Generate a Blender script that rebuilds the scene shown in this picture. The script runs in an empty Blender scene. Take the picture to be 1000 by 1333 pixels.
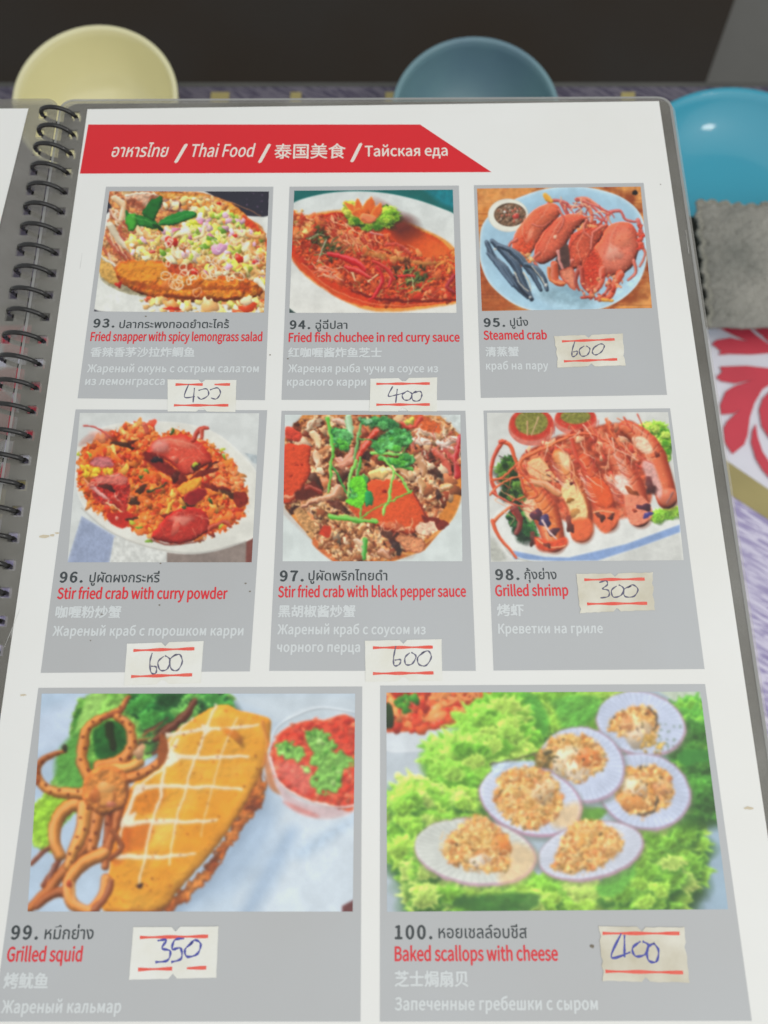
import bpy, bmesh, math, random
import numpy as np
from mathutils import Vector, Matrix
from mathutils.geometry import tessellate_polygon, interpolate_bezier
# ======================= camera, light, exposure =======================
scene = bpy.context.scene; COL = scene.collection
PITCH = math.radians(9); CAMZ = .464
cam = bpy.data.cameras.new('camera'); co = bpy.data.objects.new('camera', cam); COL.objects.link(co); scene.camera = co
co.location = (0, 0, CAMZ); co.rotation_euler = (PITCH, 0, 0)
cam.sensor_fit = 'HORIZONTAL'; cam.sensor_width = 36; cam.lens = 36.72; cam.clip_start = .005; cam.clip_end = 50
cam.dof.use_dof = True; cam.dof.focus_distance = .245; cam.dof.aperture_fstop = 14
w = bpy.data.worlds.new('World'); scene.world = w; w.use_nodes = True
w.node_tree.nodes['Background'].inputs[0].default_value = (.93, .97, 1, 1); w.node_tree.nodes['Background'].inputs[1].default_value = .48
def lamp(name, loc, target, size, energy, col):
    l = bpy.data.lights.new(name, 'AREA'); l.shape = 'DISK'; l.size = size; l.energy = energy; l.color = col
    o = bpy.data.objects.new(name, l); COL.objects.link(o); o.location = loc
    o.rotation_euler = (Vector(target)-Vector(loc)).to_track_quat('-Z', 'Y').to_euler(); return o
lamp('ceiling_lamp', (.89, .06, 1.22), (.15, .1, 0), .13, 1.5, (1, .96, .88))
lamp('room_light', (.45, -.35, 1.7), (.1, 0, .1), 2.6, 14, (1, .985, .95))
scene.view_settings.view_transform = 'Standard'; scene.view_settings.look = 'None'; scene.view_settings.exposure = .07; scene.view_settings.gamma = 1
ILL = .80          # light reaching the page: turns a seen tone into the tone of the print itself
def C(r, g, b, ill=None):
    f = lambda v: ((v/255+.055)/1.055)**2.4 if v > 10 else v/255/12.92
    k = ill or ILL
    return tuple(min(.9, f(v)/k) for v in (r, g, b))+(1,)
# ======================= helpers =======================
# raster painter for the pictures printed on the page
import math
F = np.float32

def _cr(pts, closed=True, sub=5):
    p = np.array(pts, float); n = len(p); out = []
    rng = range(n) if closed else range(n-1)
    for i in rng:
        if closed: a, b, c, d = p[(i-1) % n], p[i], p[(i+1) % n], p[(i+2) % n]
        else: a, b, c, d = p[max(i-1, 0)], p[i], p[i+1], p[min(i+2, n-1)]
        for k in range(sub):
            t = k/sub
            out.append(0.5*((2*b)+(-a+c)*t+(2*a-5*b+4*c-d)*t*t+(-a+3*b-3*c+d)*t**3))
    if not closed: out.append(p[-1])
    return np.array(out)
def _blur(a, r):
    if r < .3: return a
    k = int(math.ceil(r*2.5)); x = np.arange(-k, k+1); w = np.exp(-x*x/(2*r*r)); w /= w.sum()
    for ax in (0, 1):
        pad = [(0, 0)]*a.ndim; pad[ax] = (k, k)
        b = np.pad(a, pad, mode='edge'); o = np.zeros_like(a)
        for i, wi in enumerate(w):
            s = [slice(None)]*a.ndim; s[ax] = slice(i, i+a.shape[ax]); o += F(wi)*b[tuple(s)]
        a = o
    return a
class Art:
    def __init__(s, w, h, bg, seed=1, k=.62):
        s.k = k; s.W = int(w*k); s.H = int(h*k); s.r = random.Random(seed); s.rs = np.random.RandomState(seed)
        s.im = np.zeros((s.H, s.W, 3), F); s.im[:] = bg; s.nc = {}; s.wm = np.zeros((s.H, s.W), F); s.wv = 0.
    def noise(s, sc):
        if sc not in s.nc:
            t = np.zeros((s.H, s.W), F); amp = 1.; tot = 0; c = sc*s.k
            for o in range(4):
                gh, gw = int(s.H/c)+3, int(s.W/c)+3
                g = s.rs.rand(gh, gw).astype(F)
                yy = np.arange(s.H)/c; xx = np.arange(s.W)/c
                y0 = yy.astype(int); x0 = xx.astype(int); fy = (yy-y0)[:, None]; fx = (xx-x0)[None, :]
                fy = fy*fy*(3-2*fy); fx = fx*fx*(3-2*fx)
                v = (g[y0][:, x0]*(1-fy)*(1-fx)+g[y0+1][:, x0]*fy*(1-fx)+g[y0][:, x0+1]*(1-fy)*fx+g[y0+1][:, x0+1]*fy*fx)
                t += amp*v.astype(F); tot += amp; amp *= .55; c = max(c*.5, 1.2)
            t /= tot; t = (t-t.mean())/(t.std()*3.2)+.5
            s.nc[sc] = np.clip(t, 0, 1)
        return s.nc[sc]
    def _box(s, p, m):
        x0 = max(int(p[:, 0].min()-m), 0); x1 = min(int(p[:, 0].max()+m)+2, s.W)
        y0 = max(int(p[:, 1].min()-m), 0); y1 = min(int(p[:, 1].max()+m)+2, s.H)
        return x0, x1, y0, y1
    def _pal(s, col, bx, ns):
        x0, x1, y0, y1 = bx
        if not isinstance(col, list): return np.broadcast_to(np.array(col, F), (y1-y0, x1-x0, 3)).copy()
        n = s.noise(ns)[y0:y1, x0:x1]*(len(col)-1)
        i = np.clip(n.astype(int), 0, len(col)-2); f = (n-i)[..., None]; c = np.array(col, F)
        return c[i]*(1-f)+c[i+1]*f
    def poly(s, pts, col, edge=None, ew=20, soft=2, tex=.12, ts=14, ns=40, rel=0, rs=12, bump=0, grad=None, a=1., smooth=True, rough=0, inside=None):
        p = _cr(pts) if smooth else np.array(pts, float)
        p = p*s.k; soft = max(soft*s.k, .8); x0, x1, y0, y1 = bx = s._box(p, soft+2)
        if x1 <= x0 or y1 <= y0: return
        Y, X = np.mgrid[y0:y1, x0:x1].astype(F)
        d = np.full(X.shape, 1e9, F); ins = np.zeros(X.shape, bool)
        q = np.roll(p, -1, 0)
        for (ax, ay), (bx_, by) in zip(p, q):
            ex, ey = bx_-ax, by-ay; L = ex*ex+ey*ey
            if L < 1e-9: continue
            t = np.clip(((X-ax)*ex+(Y-ay)*ey)/L, 0, 1)
            dd = (X-ax-t*ex)**2+(Y-ay-t*ey)**2; np.minimum(d, dd, out=d)
            if ay != by:
                c = ((Y >= ay) != (Y >= by)) & (X < ex*(Y-ay)/(ey)+ax); ins ^= c
        d = np.sqrt(d)*np.where(ins, 1, -1)
        if rough: d = d+(s.noise(ts)[y0:y1, x0:x1]-.5)*2*rough*s.k
        m = np.clip(.5+d/soft, 0, 1)*a
        C = s._pal(col, bx, ns)
        if grad is not None:
            (gx0, gy0, gx1, gy1, gc) = grad; gx, gy = (gx1-gx0)*s.k, (gy1-gy0)*s.k
            t = np.clip(((X-gx0*s.k)*gx+(Y-gy0*s.k)*gy)/(gx*gx+gy*gy), 0, 1)[..., None]; C = C*(1-t)+np.array(gc, F)*t
        if edge is not None:
            t = np.clip(d/(ew*s.k), 0, 1)[..., None]; t = t*(2-t); C = np.array(edge, F)*(1-t)+C*t
        sh = np.ones(X.shape, F)
        if tex: sh += tex*(s.noise(ts)[y0:y1, x0:x1]-.5)
        if bump and X.shape[0] > 2 and X.shape[1] > 2:
            h = np.clip(d/(ew*s.k), 0, 1); h = np.sqrt(np.maximum(1-(1-h)**2, 0)); gy, gx = np.gradient(_blur(h, 1.5)); sh += bump*ew*s.k*(gx*.6+gy)*.5
        if rel and X.shape[0] > 2 and X.shape[1] > 2:
            gy, gx = np.gradient(s.noise(rs)[y0:y1, x0:x1]); sh += .24*rel*rs*s.k*(gx*.6+gy)
        C = C*np.clip(sh, .35, 1.8)[..., None]
        s.wm[y0:y1, x0:x1] += (s.wv-s.wm[y0:y1, x0:x1])*m; m = m[..., None]; s.im[y0:y1, x0:x1] = s.im[y0:y1, x0:x1]*(1-m)+C*m
    def ell(s, x, y, rx, ry, ang=0, col=(255, 255, 255), n=20, **kw):
        ca, sa = math.cos(math.radians(ang)), math.sin(math.radians(ang)); P = []
        for i in range(n):
            t = 2*math.pi*i/n; u, v = rx*math.cos(t), ry*math.sin(t); P.append((x+u*ca-v*sa, y+u*sa+v*ca))
        s.poly(P, col, **kw)
    def blob(s, x, y, rx, ry, ang, col, wob=.15, hi=.5, soft=1.5, a=1., sh=.4):
        k = s.k; x *= k; y *= k; rx = max(rx*k, .6); ry = max(ry*k, .6); R = max(rx, ry)*1.35+2
        x0, x1, y0, y1 = max(int(x-R), 0), min(int(x+R)+1, s.W), max(int(y-R), 0), min(int(y+R)+1, s.H)
        if x1 <= x0 or y1 <= y0: return
        Y, X = np.mgrid[y0:y1, x0:x1].astype(F); X -= x; Y -= y
        ca, sa = math.cos(ang), math.sin(ang); u = (X*ca+Y*sa)/rx; v = (-X*sa+Y*ca)/ry
        q = np.sqrt(u*u+v*v); th = np.arctan2(v, u); f = s.r.random()*6.3
        q = q*(1+wob*np.sin(2*th+f)+wob*.7*np.sin(3*th+f*2)+wob*.4*np.sin(5*th+f*3))
        m = np.clip((1-q)*min(rx, ry)/(soft*k)+.5, 0, 1)*a
        l = 1+.8*sh*(-(X*.5+Y)/R*1.3)-.2*sh*q*q
        C = np.array(col, F)*l[..., None]
        if hi:
            g = np.exp(-(((X/R+.25)**2+(Y/R+.35)**2)*22))[..., None]*hi; C = C*(1-g)+np.array((255, 245, 225), F)*g
        s.wm[y0:y1, x0:x1] += (s.wv-s.wm[y0:y1, x0:x1])*m; m = m[..., None]; s.im[y0:y1, x0:x1] = s.im[y0:y1, x0:x1]*(1-m)+C*m
    def stroke(s, pts, w0, w1, col, hi=.25, dark=.35, soft=1.5, a=1., smooth=True, mid=None):
        p = (_cr(pts, False) if smooth else np.array(pts, float))*s.k; n = len(p)
        W = max(w0, w1, mid or 0)*s.k; x0, x1, y0, y1 = s._box(p, W+2)
        if x1 <= x0 or y1 <= y0: return
        Y, X = np.mgrid[y0:y1, x0:x1].astype(F); best = np.full(X.shape, 1e9, F); side = np.zeros(X.shape, F)
        for i in range(n-1):
            (ax, ay), (bx, by) = p[i], p[i+1]; ex, ey = bx-ax, by-ay; L = ex*ex+ey*ey
            if L < 1e-9: continue
            t = np.clip(((X-ax)*ex+(Y-ay)*ey)/L, 0, 1); g = (i+t)/(n-1)
            w = w0+(w1-w0)*g
            if mid is not None: w = np.where(g < .5, w0+(mid-w0)*g*2, mid+(w1-mid)*(g*2-1))
            w = np.maximum(w*s.k*.5, .35)
            qx, qy = X-ax-t*ex, Y-ay-t*ey; dd = np.sqrt(qx*qx+qy*qy)/w
            c = dd < best; best = np.where(c, dd, best); side = np.where(c, (qx*.5+qy)/w, side)
        wpx = max(W*.5, .5)
        m = np.clip((1-best)*wpx/(soft*s.k)+.5, 0, 1)*a
        l = 1-.75*dark*np.clip(side, -1, 1)-.3*dark*best*best; C = np.array(col, F)*l[..., None]
        g = (np.exp(-((side+.4)**2)*10)*hi)[..., None]; C = C*(1-g)+F(250)*g
        s.wm[y0:y1, x0:x1] += (s.wv-s.wm[y0:y1, x0:x1])*m; m = m[..., None]; s.im[y0:y1, x0:x1] = s.im[y0:y1, x0:x1]*(1-m)+C*m
    def pts_in(s, poly, n):
        P = _cr(poly); x0, y0 = P.min(0); x1, y1 = P.max(0); out = []; Q = np.roll(P, -1, 0)
        while len(out) < n:
            X = s.rs.uniform(x0, x1, n*2); Y = s.rs.uniform(y0, y1, n*2); ins = np.zeros(n*2, bool)
            for a, b in zip(P, Q):
                if a[1] != b[1]: ins ^= ((Y >= a[1]) != (Y >= b[1])) & (X < (b[0]-a[0])*(Y-a[1])/(b[1]-a[1])+a[0])
            out += list(zip(X[ins], Y[ins]))
        return out[:n]
    def pile(s, poly, n, r0, r1, pal, asp=.7, wob=.2, hi=.35, a=1., sh=.45, sort=True):
        P = s.pts_in(poly, n)
        if sort: P.sort(key=lambda t: t[1])
        for x, y in P:
            r = s.r.uniform(r0, r1); c = s.r.choice(pal); j = s.r.uniform(.86, 1.12)
            s.blob(x, y, r, r*s.r.uniform(asp*.8, 1), s.r.uniform(0, 3.14), tuple(v*j for v in c), wob, hi*s.r.random(), a=a, sh=sh)
    def shreds(s, poly, n, l0, l1, w, pal, ang=None, curl=.4, hi=.3, a=1.):
        for x, y in s.pts_in(poly, n):
            L = s.r.uniform(l0, l1); t = s.r.uniform(0, 6.28) if ang is None else math.radians(ang+s.r.uniform(-25, 25)); c = s.r.uniform(-curl, curl)
            dx, dy = math.cos(t)*L/2, math.sin(t)*L/2
            s.stroke([(x-dx, y-dy), (x-dy*c, y+dx*c), (x+dx, y+dy)], w*s.r.uniform(.7, 1.2), w*.5, s.r.choice(pal), hi=hi, a=a)
    def rings(s, poly, n, r0, r1, w, pal, a=.9):
        for x, y in s.pts_in(poly, n):
            r = s.r.uniform(r0, r1); e = s.r.uniform(.5, 1); t0 = s.r.uniform(0, 6.28); A = s.r.uniform(0, 3.1)
            P = []
            for i in range(9):
                t = t0+i/8*s.r.uniform(4.5, 6.4) if False else t0+i/8*6.1
                u, v = r*math.cos(t), r*e*math.sin(t); P.append((x+u*math.cos(A)-v*math.sin(A), y+u*math.sin(A)+v*math.cos(A)))
            s.stroke(P, w, w, s.r.choice(pal), hi=.3, a=a)
    def leaf(s, pts_spine, w, col, vein=None):
        s.stroke(pts_spine, w*.25, w*.15, col, hi=.1, dark=.35, mid=w)
        s.stroke(pts_spine, 2.5, 1.5, vein or tuple(c*1.35 for c in col), hi=0, dark=0, a=.6)
    def frill(s, poly, n, r, pal, dark):
        # crisp leaf lettuce: dark base, broad ruffled lobes with pale rims and veins
        s.poly(poly, pal, edge=dark, ew=14, tex=.3, ts=30, ns=50, rel=.5, rs=30, rough=10, soft=3)
        for sc, cnt in ((1.7, max(n//4, 2)), (1.15, max(n//3, 3)), (.7, max(n//4, 2))):
            P = s.pts_in(poly, cnt); P.sort(key=lambda t: t[1])
            cx_ = sum(t[0] for t in poly)/len(poly); cy_ = sum(t[1] for t in poly)/len(poly)
            for x, y in P:
                x += (cx_-x)*.1; y += (cy_-y)*.1
                rr = r*sc*s.r.uniform(.75, 1.15); c = s.r.choice(pal); A = s.r.uniform(0, 6.28); e = s.r.uniform(.5, .85); rot = s.r.uniform(-.6, .6)
                q = []; m = 34
                for i in range(m):
                    t = A+i/m*6.28; k = rr*(1+.12*math.sin(i*2.2)+(.1 if i % 2 else -.1))*s.r.uniform(.88, 1.1); u, v = k*math.cos(t), k*e*math.sin(t)
                    q.append((x+u*math.cos(rot)-v*math.sin(rot), y+u*math.sin(rot)+v*math.cos(rot)))
                s.blob(x+3, y+rr*.3, rr*1.05, rr*e*1.05, rot, dark, .1, 0, soft=rr*.35, a=.6)
                s.poly(q, c, edge=tuple(min(245, v*1.15+14) for v in c), ew=rr*.22, grad=(x, y-rr*.6, x+rr*.3, y+rr*1., tuple(v*.55 for v in c)), tex=.08, ts=20, rel=.45, rs=24, soft=2.5, a=.95, bump=.15)
                for i in range(0, m, 3):
                    s.stroke([q[i], ((q[i][0]*2+x)/3, (q[i][1]*2+y)/3)], rr*.09, rr*.03, tuple(min(245, v*1.1+16) for v in c), hi=.1, dark=.3, a=.55)
                for i in range(3):
                    t = -1.57+(i-1)*.7+rot; s.stroke([(x, y+rr*.4), (x+math.cos(t)*rr*.5, y+rr*.1+math.sin(t)*rr*.3), (x+math.cos(t)*rr*.8, y+math.sin(t)*rr*e*.8)], 3, 1.5, tuple(min(245, v*1.12+10) for v in c), hi=0, dark=0, a=.5)
    def finish(s, blur=3.0, grain=1.5, con=1.02, veil=0, warp=1.):
        # hand-held optics and offset print: bend the shapes a little, soften, add grain
        im = s.im; Y, X = np.mgrid[0:s.H, 0:s.W].astype(F)
        wm = _blur(s.wm, 3*s.k)
        for sc, am in ((46, 7.), (17, 4.5), (7, 1.2)):
            am = am*s.k*warp*2*wm
            n1 = s.noise(sc+.1)-.5; n2 = s.noise(sc+.2)-.5
            xs = np.clip(X+am*n1, 0, s.W-1.01); ys = np.clip(Y+am*n2, 0, s.H-1.01)
            x0 = xs.astype(int); y0 = ys.astype(int); fx = (xs-x0)[..., None]; fy = (ys-y0)[..., None]
            im = (im[y0, x0]*(1-fx)+im[y0, x0+1]*fx)*(1-fy)+(im[y0+1, x0]*(1-fx)+im[y0+1, x0+1]*fx)*fy
        im = im*(1+.03*wm[..., None]*(s.noise(9.3)-.5)[..., None]+.06*(s.noise(60.3)-.5)[..., None])
        im = _blur(im.astype(F), blur*s.k)
        lum = im.mean(2, keepdims=True); im = lum+(im-lum)*1.0
        im = im+s.rs.normal(0, grain, im.shape[:2])[..., None].astype(F)
        im = (im-140)*con+136; im = im*(1-veil)+200*veil
        return np.clip(im, 4, 250)

def tag(o, label=None, cat=None, group=None, kind=None):
    for k, v in (('label', label), ('category', cat), ('group', group), ('kind', kind)):
        if v: o[k] = v
    return o
def empty(name, loc=(0, 0, 0)):
    o = bpy.data.objects.new(name, None); COL.objects.link(o); o.location = loc; o.empty_display_size = .02; return o
def link(name, me, mat, parent=None, smooth=False):
    o = bpy.data.objects.new(name, me); COL.objects.link(o)
    if mat: me.materials.append(mat)
    if parent: o.parent = parent
    if smooth: me.polygons.foreach_set('use_smooth', [True]*len(me.polygons))
    return o
def mesh(name, V, Fc, mat, parent=None, smooth=False):     # coordinates in millimetres
    me = bpy.data.meshes.new(name); me.from_pydata([(x*.001, y*.001, z*.001) for x, y, z in V], [], Fc); me.update()
    return link(name, me, mat, parent, smooth)
def material(name, col, rough=.5, spec=.5, coat=0, bump=0, bscale=200, mott=0, mscale=20, mcol=None, alpha=1, detail=4, metallic=0, coat_rough=.1):
    m = bpy.data.materials.new(name); m.use_nodes = True; nt = m.node_tree; b = nt.nodes['Principled BSDF']
    b.inputs['Base Color'].default_value = col; b.inputs['Roughness'].default_value = rough; b.inputs['Specular IOR Level'].default_value = spec
    b.inputs['Coat Weight'].default_value = coat; b.inputs['Coat Roughness'].default_value = coat_rough; b.inputs['Alpha'].default_value = alpha; b.inputs['Metallic'].default_value = metallic
    tc = nt.nodes.new('ShaderNodeTexCoord')
    if mott:
        n = nt.nodes.new('ShaderNodeTexNoise'); n.inputs['Scale'].default_value = mscale; n.inputs['Detail'].default_value = detail
        nt.links.new(tc.outputs['Object'], n.inputs['Vector'])
        r = nt.nodes.new('ShaderNodeMapRange'); r.inputs[1].default_value = .35; r.inputs[2].default_value = .7; nt.links.new(n.outputs['Fac'], r.inputs[0])
        r.inputs[4].default_value = mott
        mx = nt.nodes.new('ShaderNodeMix'); mx.data_type = 'RGBA'; mx.inputs[6].default_value = col; mx.inputs[7].default_value = mcol or tuple(c*.7 for c in col[:3])+(1,)
        nt.links.new(r.outputs[0], mx.inputs[0]); nt.links.new(mx.outputs[2], b.inputs['Base Color'])
    if bump:
        n = nt.nodes.new('ShaderNodeTexNoise'); n.inputs['Scale'].default_value = bscale; n.inputs['Detail'].default_value = 3
        nt.links.new(tc.outputs['Object'], n.inputs['Vector'])
        bp = nt.nodes.new('ShaderNodeBump'); bp.inputs['Strength'].default_value = bump; bp.inputs['Distance'].default_value = .001
        nt.links.new(n.outputs['Fac'], bp.inputs['Height']); nt.links.new(bp.outputs[0], b.inputs['Normal'])
        if coat: nt.links.new(bp.outputs[0], b.inputs['Coat Normal'])
    return m
def lathe(name, prof, mat, parent=None, n=72):
    V = []; Fc = []
    for r, z in prof:
        for i in range(n): t = 2*math.pi*i/n; V.append((r*math.cos(t), r*math.sin(t), z))
    for j in range(len(prof)-1):
        for i in range(n): Fc.append((j*n+i, j*n+(i+1) % n, (j+1)*n+(i+1) % n, (j+1)*n+i))
    Fc.append(tuple(range(n-1, -1, -1))); Fc.append(tuple((len(prof)-1)*n+i for i in range(n)))
    return mesh(name, V, Fc, mat, parent, True)
def box(name, x0, y0, z0, x1, y1, z1, mat, parent=None):
    V = [(x, y, z) for z in (z0, z1) for y in (y0, y1) for x in (x0, x1)]
    return mesh(name, V, [(0, 2, 3, 1), (4, 5, 7, 6), (0, 1, 5, 4), (2, 6, 7, 3), (0, 4, 6, 2), (1, 3, 7, 5)], mat, parent)
def slab(name, loops, z, th, mat, parent=None):            # flat piece with optional holes: outer loop first, top face at z
    cu = bpy.data.curves.new(name, 'CURVE'); cu.dimensions = '2D'; cu.fill_mode = 'BOTH' if th else 'FRONT'; cu.extrude = th*.0005
    for lp in loops:
        s = cu.splines.new('POLY'); s.points.add(len(lp)-1); s.use_cyclic_u = True
        for p, (x, y) in zip(s.points, lp): p.co = (x*.001, y*.001, 0, 1)
    o = bpy.data.objects.new('tmp', cu); COL.objects.link(o); bpy.context.view_layer.update()
    me = bpy.data.meshes.new_from_object(o.evaluated_get(bpy.context.evaluated_depsgraph_get())); bpy.data.objects.remove(o); bpy.data.curves.remove(cu)
    me.name = name; me.materials.clear(); me.transform(Matrix.Translation((0, 0, (z-th/2)*.001)))
    return link(name, me, mat, parent)
def rounded(x0, y0, x1, y1, r, n=6):
    out = []
    for cx, cy, a in ((x1-r, y1-r, 0), (x0+r, y1-r, 90), (x0+r, y0+r, 180), (x1-r, y0+r, 270)):
        for i in range(n+1): t = math.radians(a+90*i/n); out.append((cx+r*math.cos(t), cy+r*math.sin(t)))
    return out
def smooth_line(pts, sub=8, closed=False):
    return [tuple(p) for p in _cr(pts, closed, sub)]
def ribbon(name, lines, wd, z, mat, parent):
    V = []; Fc = []
    for ln in lines:
        n = len(ln); b = len(V)
        for i, (x, y) in enumerate(ln):
            x0, y0 = ln[max(i-1, 0)]; x1, y1 = ln[min(i+1, n-1)]; L = math.hypot(x1-x0, y1-y0) or 1
            ww = wd*(.75+.25*math.sin(i*.9+n)); dx, dy = -(y1-y0)/L*ww/2, (x1-x0)/L*ww/2
            V += [(x+dx, y+dy, z), (x-dx, y-dy, z)]
            if i: k = b+2*i; Fc.append((k-2, k-1, k+1, k))
        z += .004
    return mesh(name, V, Fc, mat, parent)
try: FONT = bpy.data.fonts.load(bpy.utils.system_resource('DATAFILES')+'/fonts/Noto Sans CJK Regular.woff2')   # the plain sans that ships inside Blender
except Exception: FONT = None
CAPH = {}
def cap_height():
    cu = bpy.data.curves.new('H', 'FONT'); cu.body = 'H'; cu.font = FONT; o = bpy.data.objects.new('tmp', cu); COL.objects.link(o); bpy.context.view_layer.update(); h = o.dimensions.y
    bpy.data.objects.remove(o); bpy.data.curves.remove(cu); return h
def lettering(name, s, p0, p1, em, mat, parent, z, shear=0, bold=0, res=3, spacing=1.):
    cu = bpy.data.curves.new(name, 'FONT'); cu.body = s; cu.size = 1; cu.space_character = spacing
    latin = FONT and not any('\u0e00' <= ch_ <= '\u0e7f' for ch_ in s)
    if latin:
        cu.font = FONT
        if 'H' not in CAPH: CAPH['H'] = cap_height()
        em = em*.73/CAPH['H']; bold = bold*CAPH['H']/.73
    o = bpy.data.objects.new('tmp', cu); COL.objects.link(o); bpy.context.view_layer.update()
    cc = o.to_curve(bpy.context.evaluated_depsgraph_get()); loops = []
    for sp in cc.splines:
        bp_ = sp.bezier_points; m_ = len(bp_); L_ = []
        for i in range(m_):
            a_, b_ = bp_[i], bp_[(i+1) % m_]; straight = (a_.handle_right-a_.co).length < 1e-5 and (b_.handle_left-b_.co).length < 1e-5
            L_ += [a_.co.copy()] if straight else list(interpolate_bezier(a_.co, a_.handle_right, b_.handle_left, b_.co, res+2))[:-1]
        q_ = [p for i, p in enumerate(L_) if (p-L_[i-1]).length > 1e-5]
        if len(q_) > 2: loops.append((sum(q_[i-1].x*q_[i].y-q_[i].x*q_[i-1].y for i in range(len(q_)))/2, q_))
    o.to_curve_clear(); bpy.data.objects.remove(o); bpy.data.curves.remove(cu)
    def inside(p, L_):
        c_ = False
        for i in range(len(L_)):
            u_, v_ = L_[i-1], L_[i]
            if (u_.y > p.y) != (v_.y > p.y) and p.x < (v_.x-u_.x)*(p.y-u_.y)/(v_.y-u_.y)+u_.x: c_ = not c_
        return c_
    sgn = 1 if max(loops, key=lambda t: abs(t[0]))[0] > 0 else -1; V_ = []; F_ = []
    for ar, L_ in loops:
        if ar*sgn <= 0: continue
        hol = [h for ah, h in loops if ah*sgn < 0 and abs(ah) < abs(ar) and inside(h[0], L_)]
        for t_ in tessellate_polygon([L_]+hol): F_.append(tuple(k+len(V_) for k in t_))
        for h in [L_]+hol: V_ += [(p.x, p.y, 0) for p in h]
    me = bpy.data.meshes.new(name); me.from_pydata(V_, [], F_)
    if bold:                                     # ink spread: the glyph printed a few times, each a hair aside
        bm = bmesh.new()
        for k, (dx, dy) in enumerate(((0, 0), (1, 0), (-1, 0), (0, .8), (0, -.8))):
            m2 = me.copy(); m2.transform(Matrix.Translation((dx*bold, dy*bold, k*.001))); bm.from_mesh(m2); bpy.data.meshes.remove(m2)
        bm.to_mesh(me); bm.free()
    n = len(me.vertices); a = np.zeros(n*3); me.vertices.foreach_get('co', a); a = a.reshape(-1, 3)
    if shear: a[:, 0] += shear*a[:, 1]
    x0, x1 = a[:, 0].min(), a[:, 0].max(); L = math.hypot(p1[0]-p0[0], p1[1]-p0[1]); ux, uy = (p1[0]-p0[0])/L, (p1[1]-p0[1])/L
    X = (a[:, 0]-x0)/(x1-x0)*L; Y = a[:, 1]*em
    a = np.stack([p0[0]+X*ux-Y*uy, p0[1]+X*uy+Y*ux, z+a[:, 2]*4], 1)*.001
    me.vertices.foreach_set('co', a.ravel()); me.materials.clear(); me.update()
    return link(name, me, mat, parent)
def homography(src, dst):
    A = []
    for (x, y), (u, v) in zip(src, dst): A += [[x, y, 1, 0, 0, 0, -u*x, -u*y, -u], [0, 0, 0, x, y, 1, -v*x, -v*y, -v]]
    return np.linalg.svd(np.array(A, float))[2][-1].reshape(3, 3)
M_PRINT = None
def printed_photo(art, artquad, quad, parent, z):
    # the printed picture: ink colour per point of a fine grid lying on the panel
    im = art.finish()/255.; k = art.k
    wmm = math.dist(quad[0], quad[1]); hmm = math.dist(quad[0], quad[3]); nx, ny = int(wmm/.21), int(hmm/.21)
    H = homography([(0, 0), (1, 0), (1, 1), (0, 1)], artquad); q = np.array(quad, float)
    v, u = np.meshgrid(np.linspace(0, 1, ny+1), np.linspace(0, 1, nx+1), indexing='ij')
    P = (q[0]*(1-u[..., None])+q[1]*u[..., None])*(1-v[..., None])+(q[3]*(1-u[..., None])+q[2]*u[..., None])*v[..., None]
    d = H[2, 0]*u+H[2, 1]*v+H[2, 2]; X = (H[0, 0]*u+H[0, 1]*v+H[0, 2])/d*k; Y = (H[1, 0]*u+H[1, 1]*v+H[1, 2])/d*k
    X = np.clip(X, 0, art.W-1.01); Y = np.clip(Y, 0, art.H-1.01); x0 = X.astype(int); y0 = Y.astype(int); fx = (X-x0)[..., None]; fy = (Y-y0)[..., None]
    c = (im[y0, x0]*(1-fx)+im[y0, x0+1]*fx)*(1-fy)+(im[y0+1, x0]*(1-fx)+im[y0+1, x0+1]*fx)*fy
    c = np.minimum(((c+.055)/1.055)**2.4/ILL, .9)
    n = (nx+1)*(ny+1); me = bpy.data.meshes.new('printed_photo')
    V = np.zeros((n, 3), np.float32); V[:, :2] = P.reshape(-1, 2)*.001; V[:, 2] = z*.001
    i = (np.arange(ny)[:, None]*(nx+1)+np.arange(nx)[None, :]).ravel()
    Q = np.stack([i, i+nx+1, i+nx+2, i+1], 1).astype(np.int32)
    me.vertices.add(n); me.vertices.foreach_set('co', V.ravel()); me.loops.add(len(Q)*4); me.loops.foreach_set('vertex_index', Q.ravel())
    me.polygons.add(len(Q)); me.polygons.foreach_set('loop_start', np.arange(len(Q), dtype=np.int32)*4); me.update(calc_edges=True)
    at = me.color_attributes.new('ink', 'FLOAT_COLOR', 'POINT'); cc = np.ones((n, 4), np.float32); cc[:, :3] = c.reshape(-1, 3); at.data.foreach_set('color', cc.ravel())
    return link('printed_photo', me, M_PRINT, parent)
# ======================= materials =======================
def laminate(name, col, **kw): return material(name, col, rough=.45, spec=.35, coat=.4, coat_rough=.16, bump=.05, bscale=38, **kw)
M_paper = laminate('laminated_white_paper', C(221, 221, 217), mott=.6, mscale=16, mcol=C(214, 213, 207))
M_panel = laminate('printed_grey', C(172, 173, 173), mott=.6, mscale=14, mcol=C(177, 180, 182))
M_frame = laminate('printed_light_grey', C(180, 187, 190))
M_red = laminate('printed_red', C(206, 24, 34), mott=.4, mscale=30, mcol=C(196, 22, 34))
M_black = laminate('printed_black', C(58, 64, 66)); M_redink = laminate('printed_red_ink', C(206, 46, 54)); M_white = laminate('printed_white', C(201, 205, 205)); M_cream = laminate('printed_cream', C(226, 210, 200))
M_PRINT = laminate('printed_photo_ink', (1, 1, 1, 1)); nt = M_PRINT.node_tree; at = nt.nodes.new('ShaderNodeVertexColor'); at.layer_name = 'ink'; nt.links.new(at.outputs[0], nt.nodes['Principled BSDF'].inputs['Base Color'])
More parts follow.
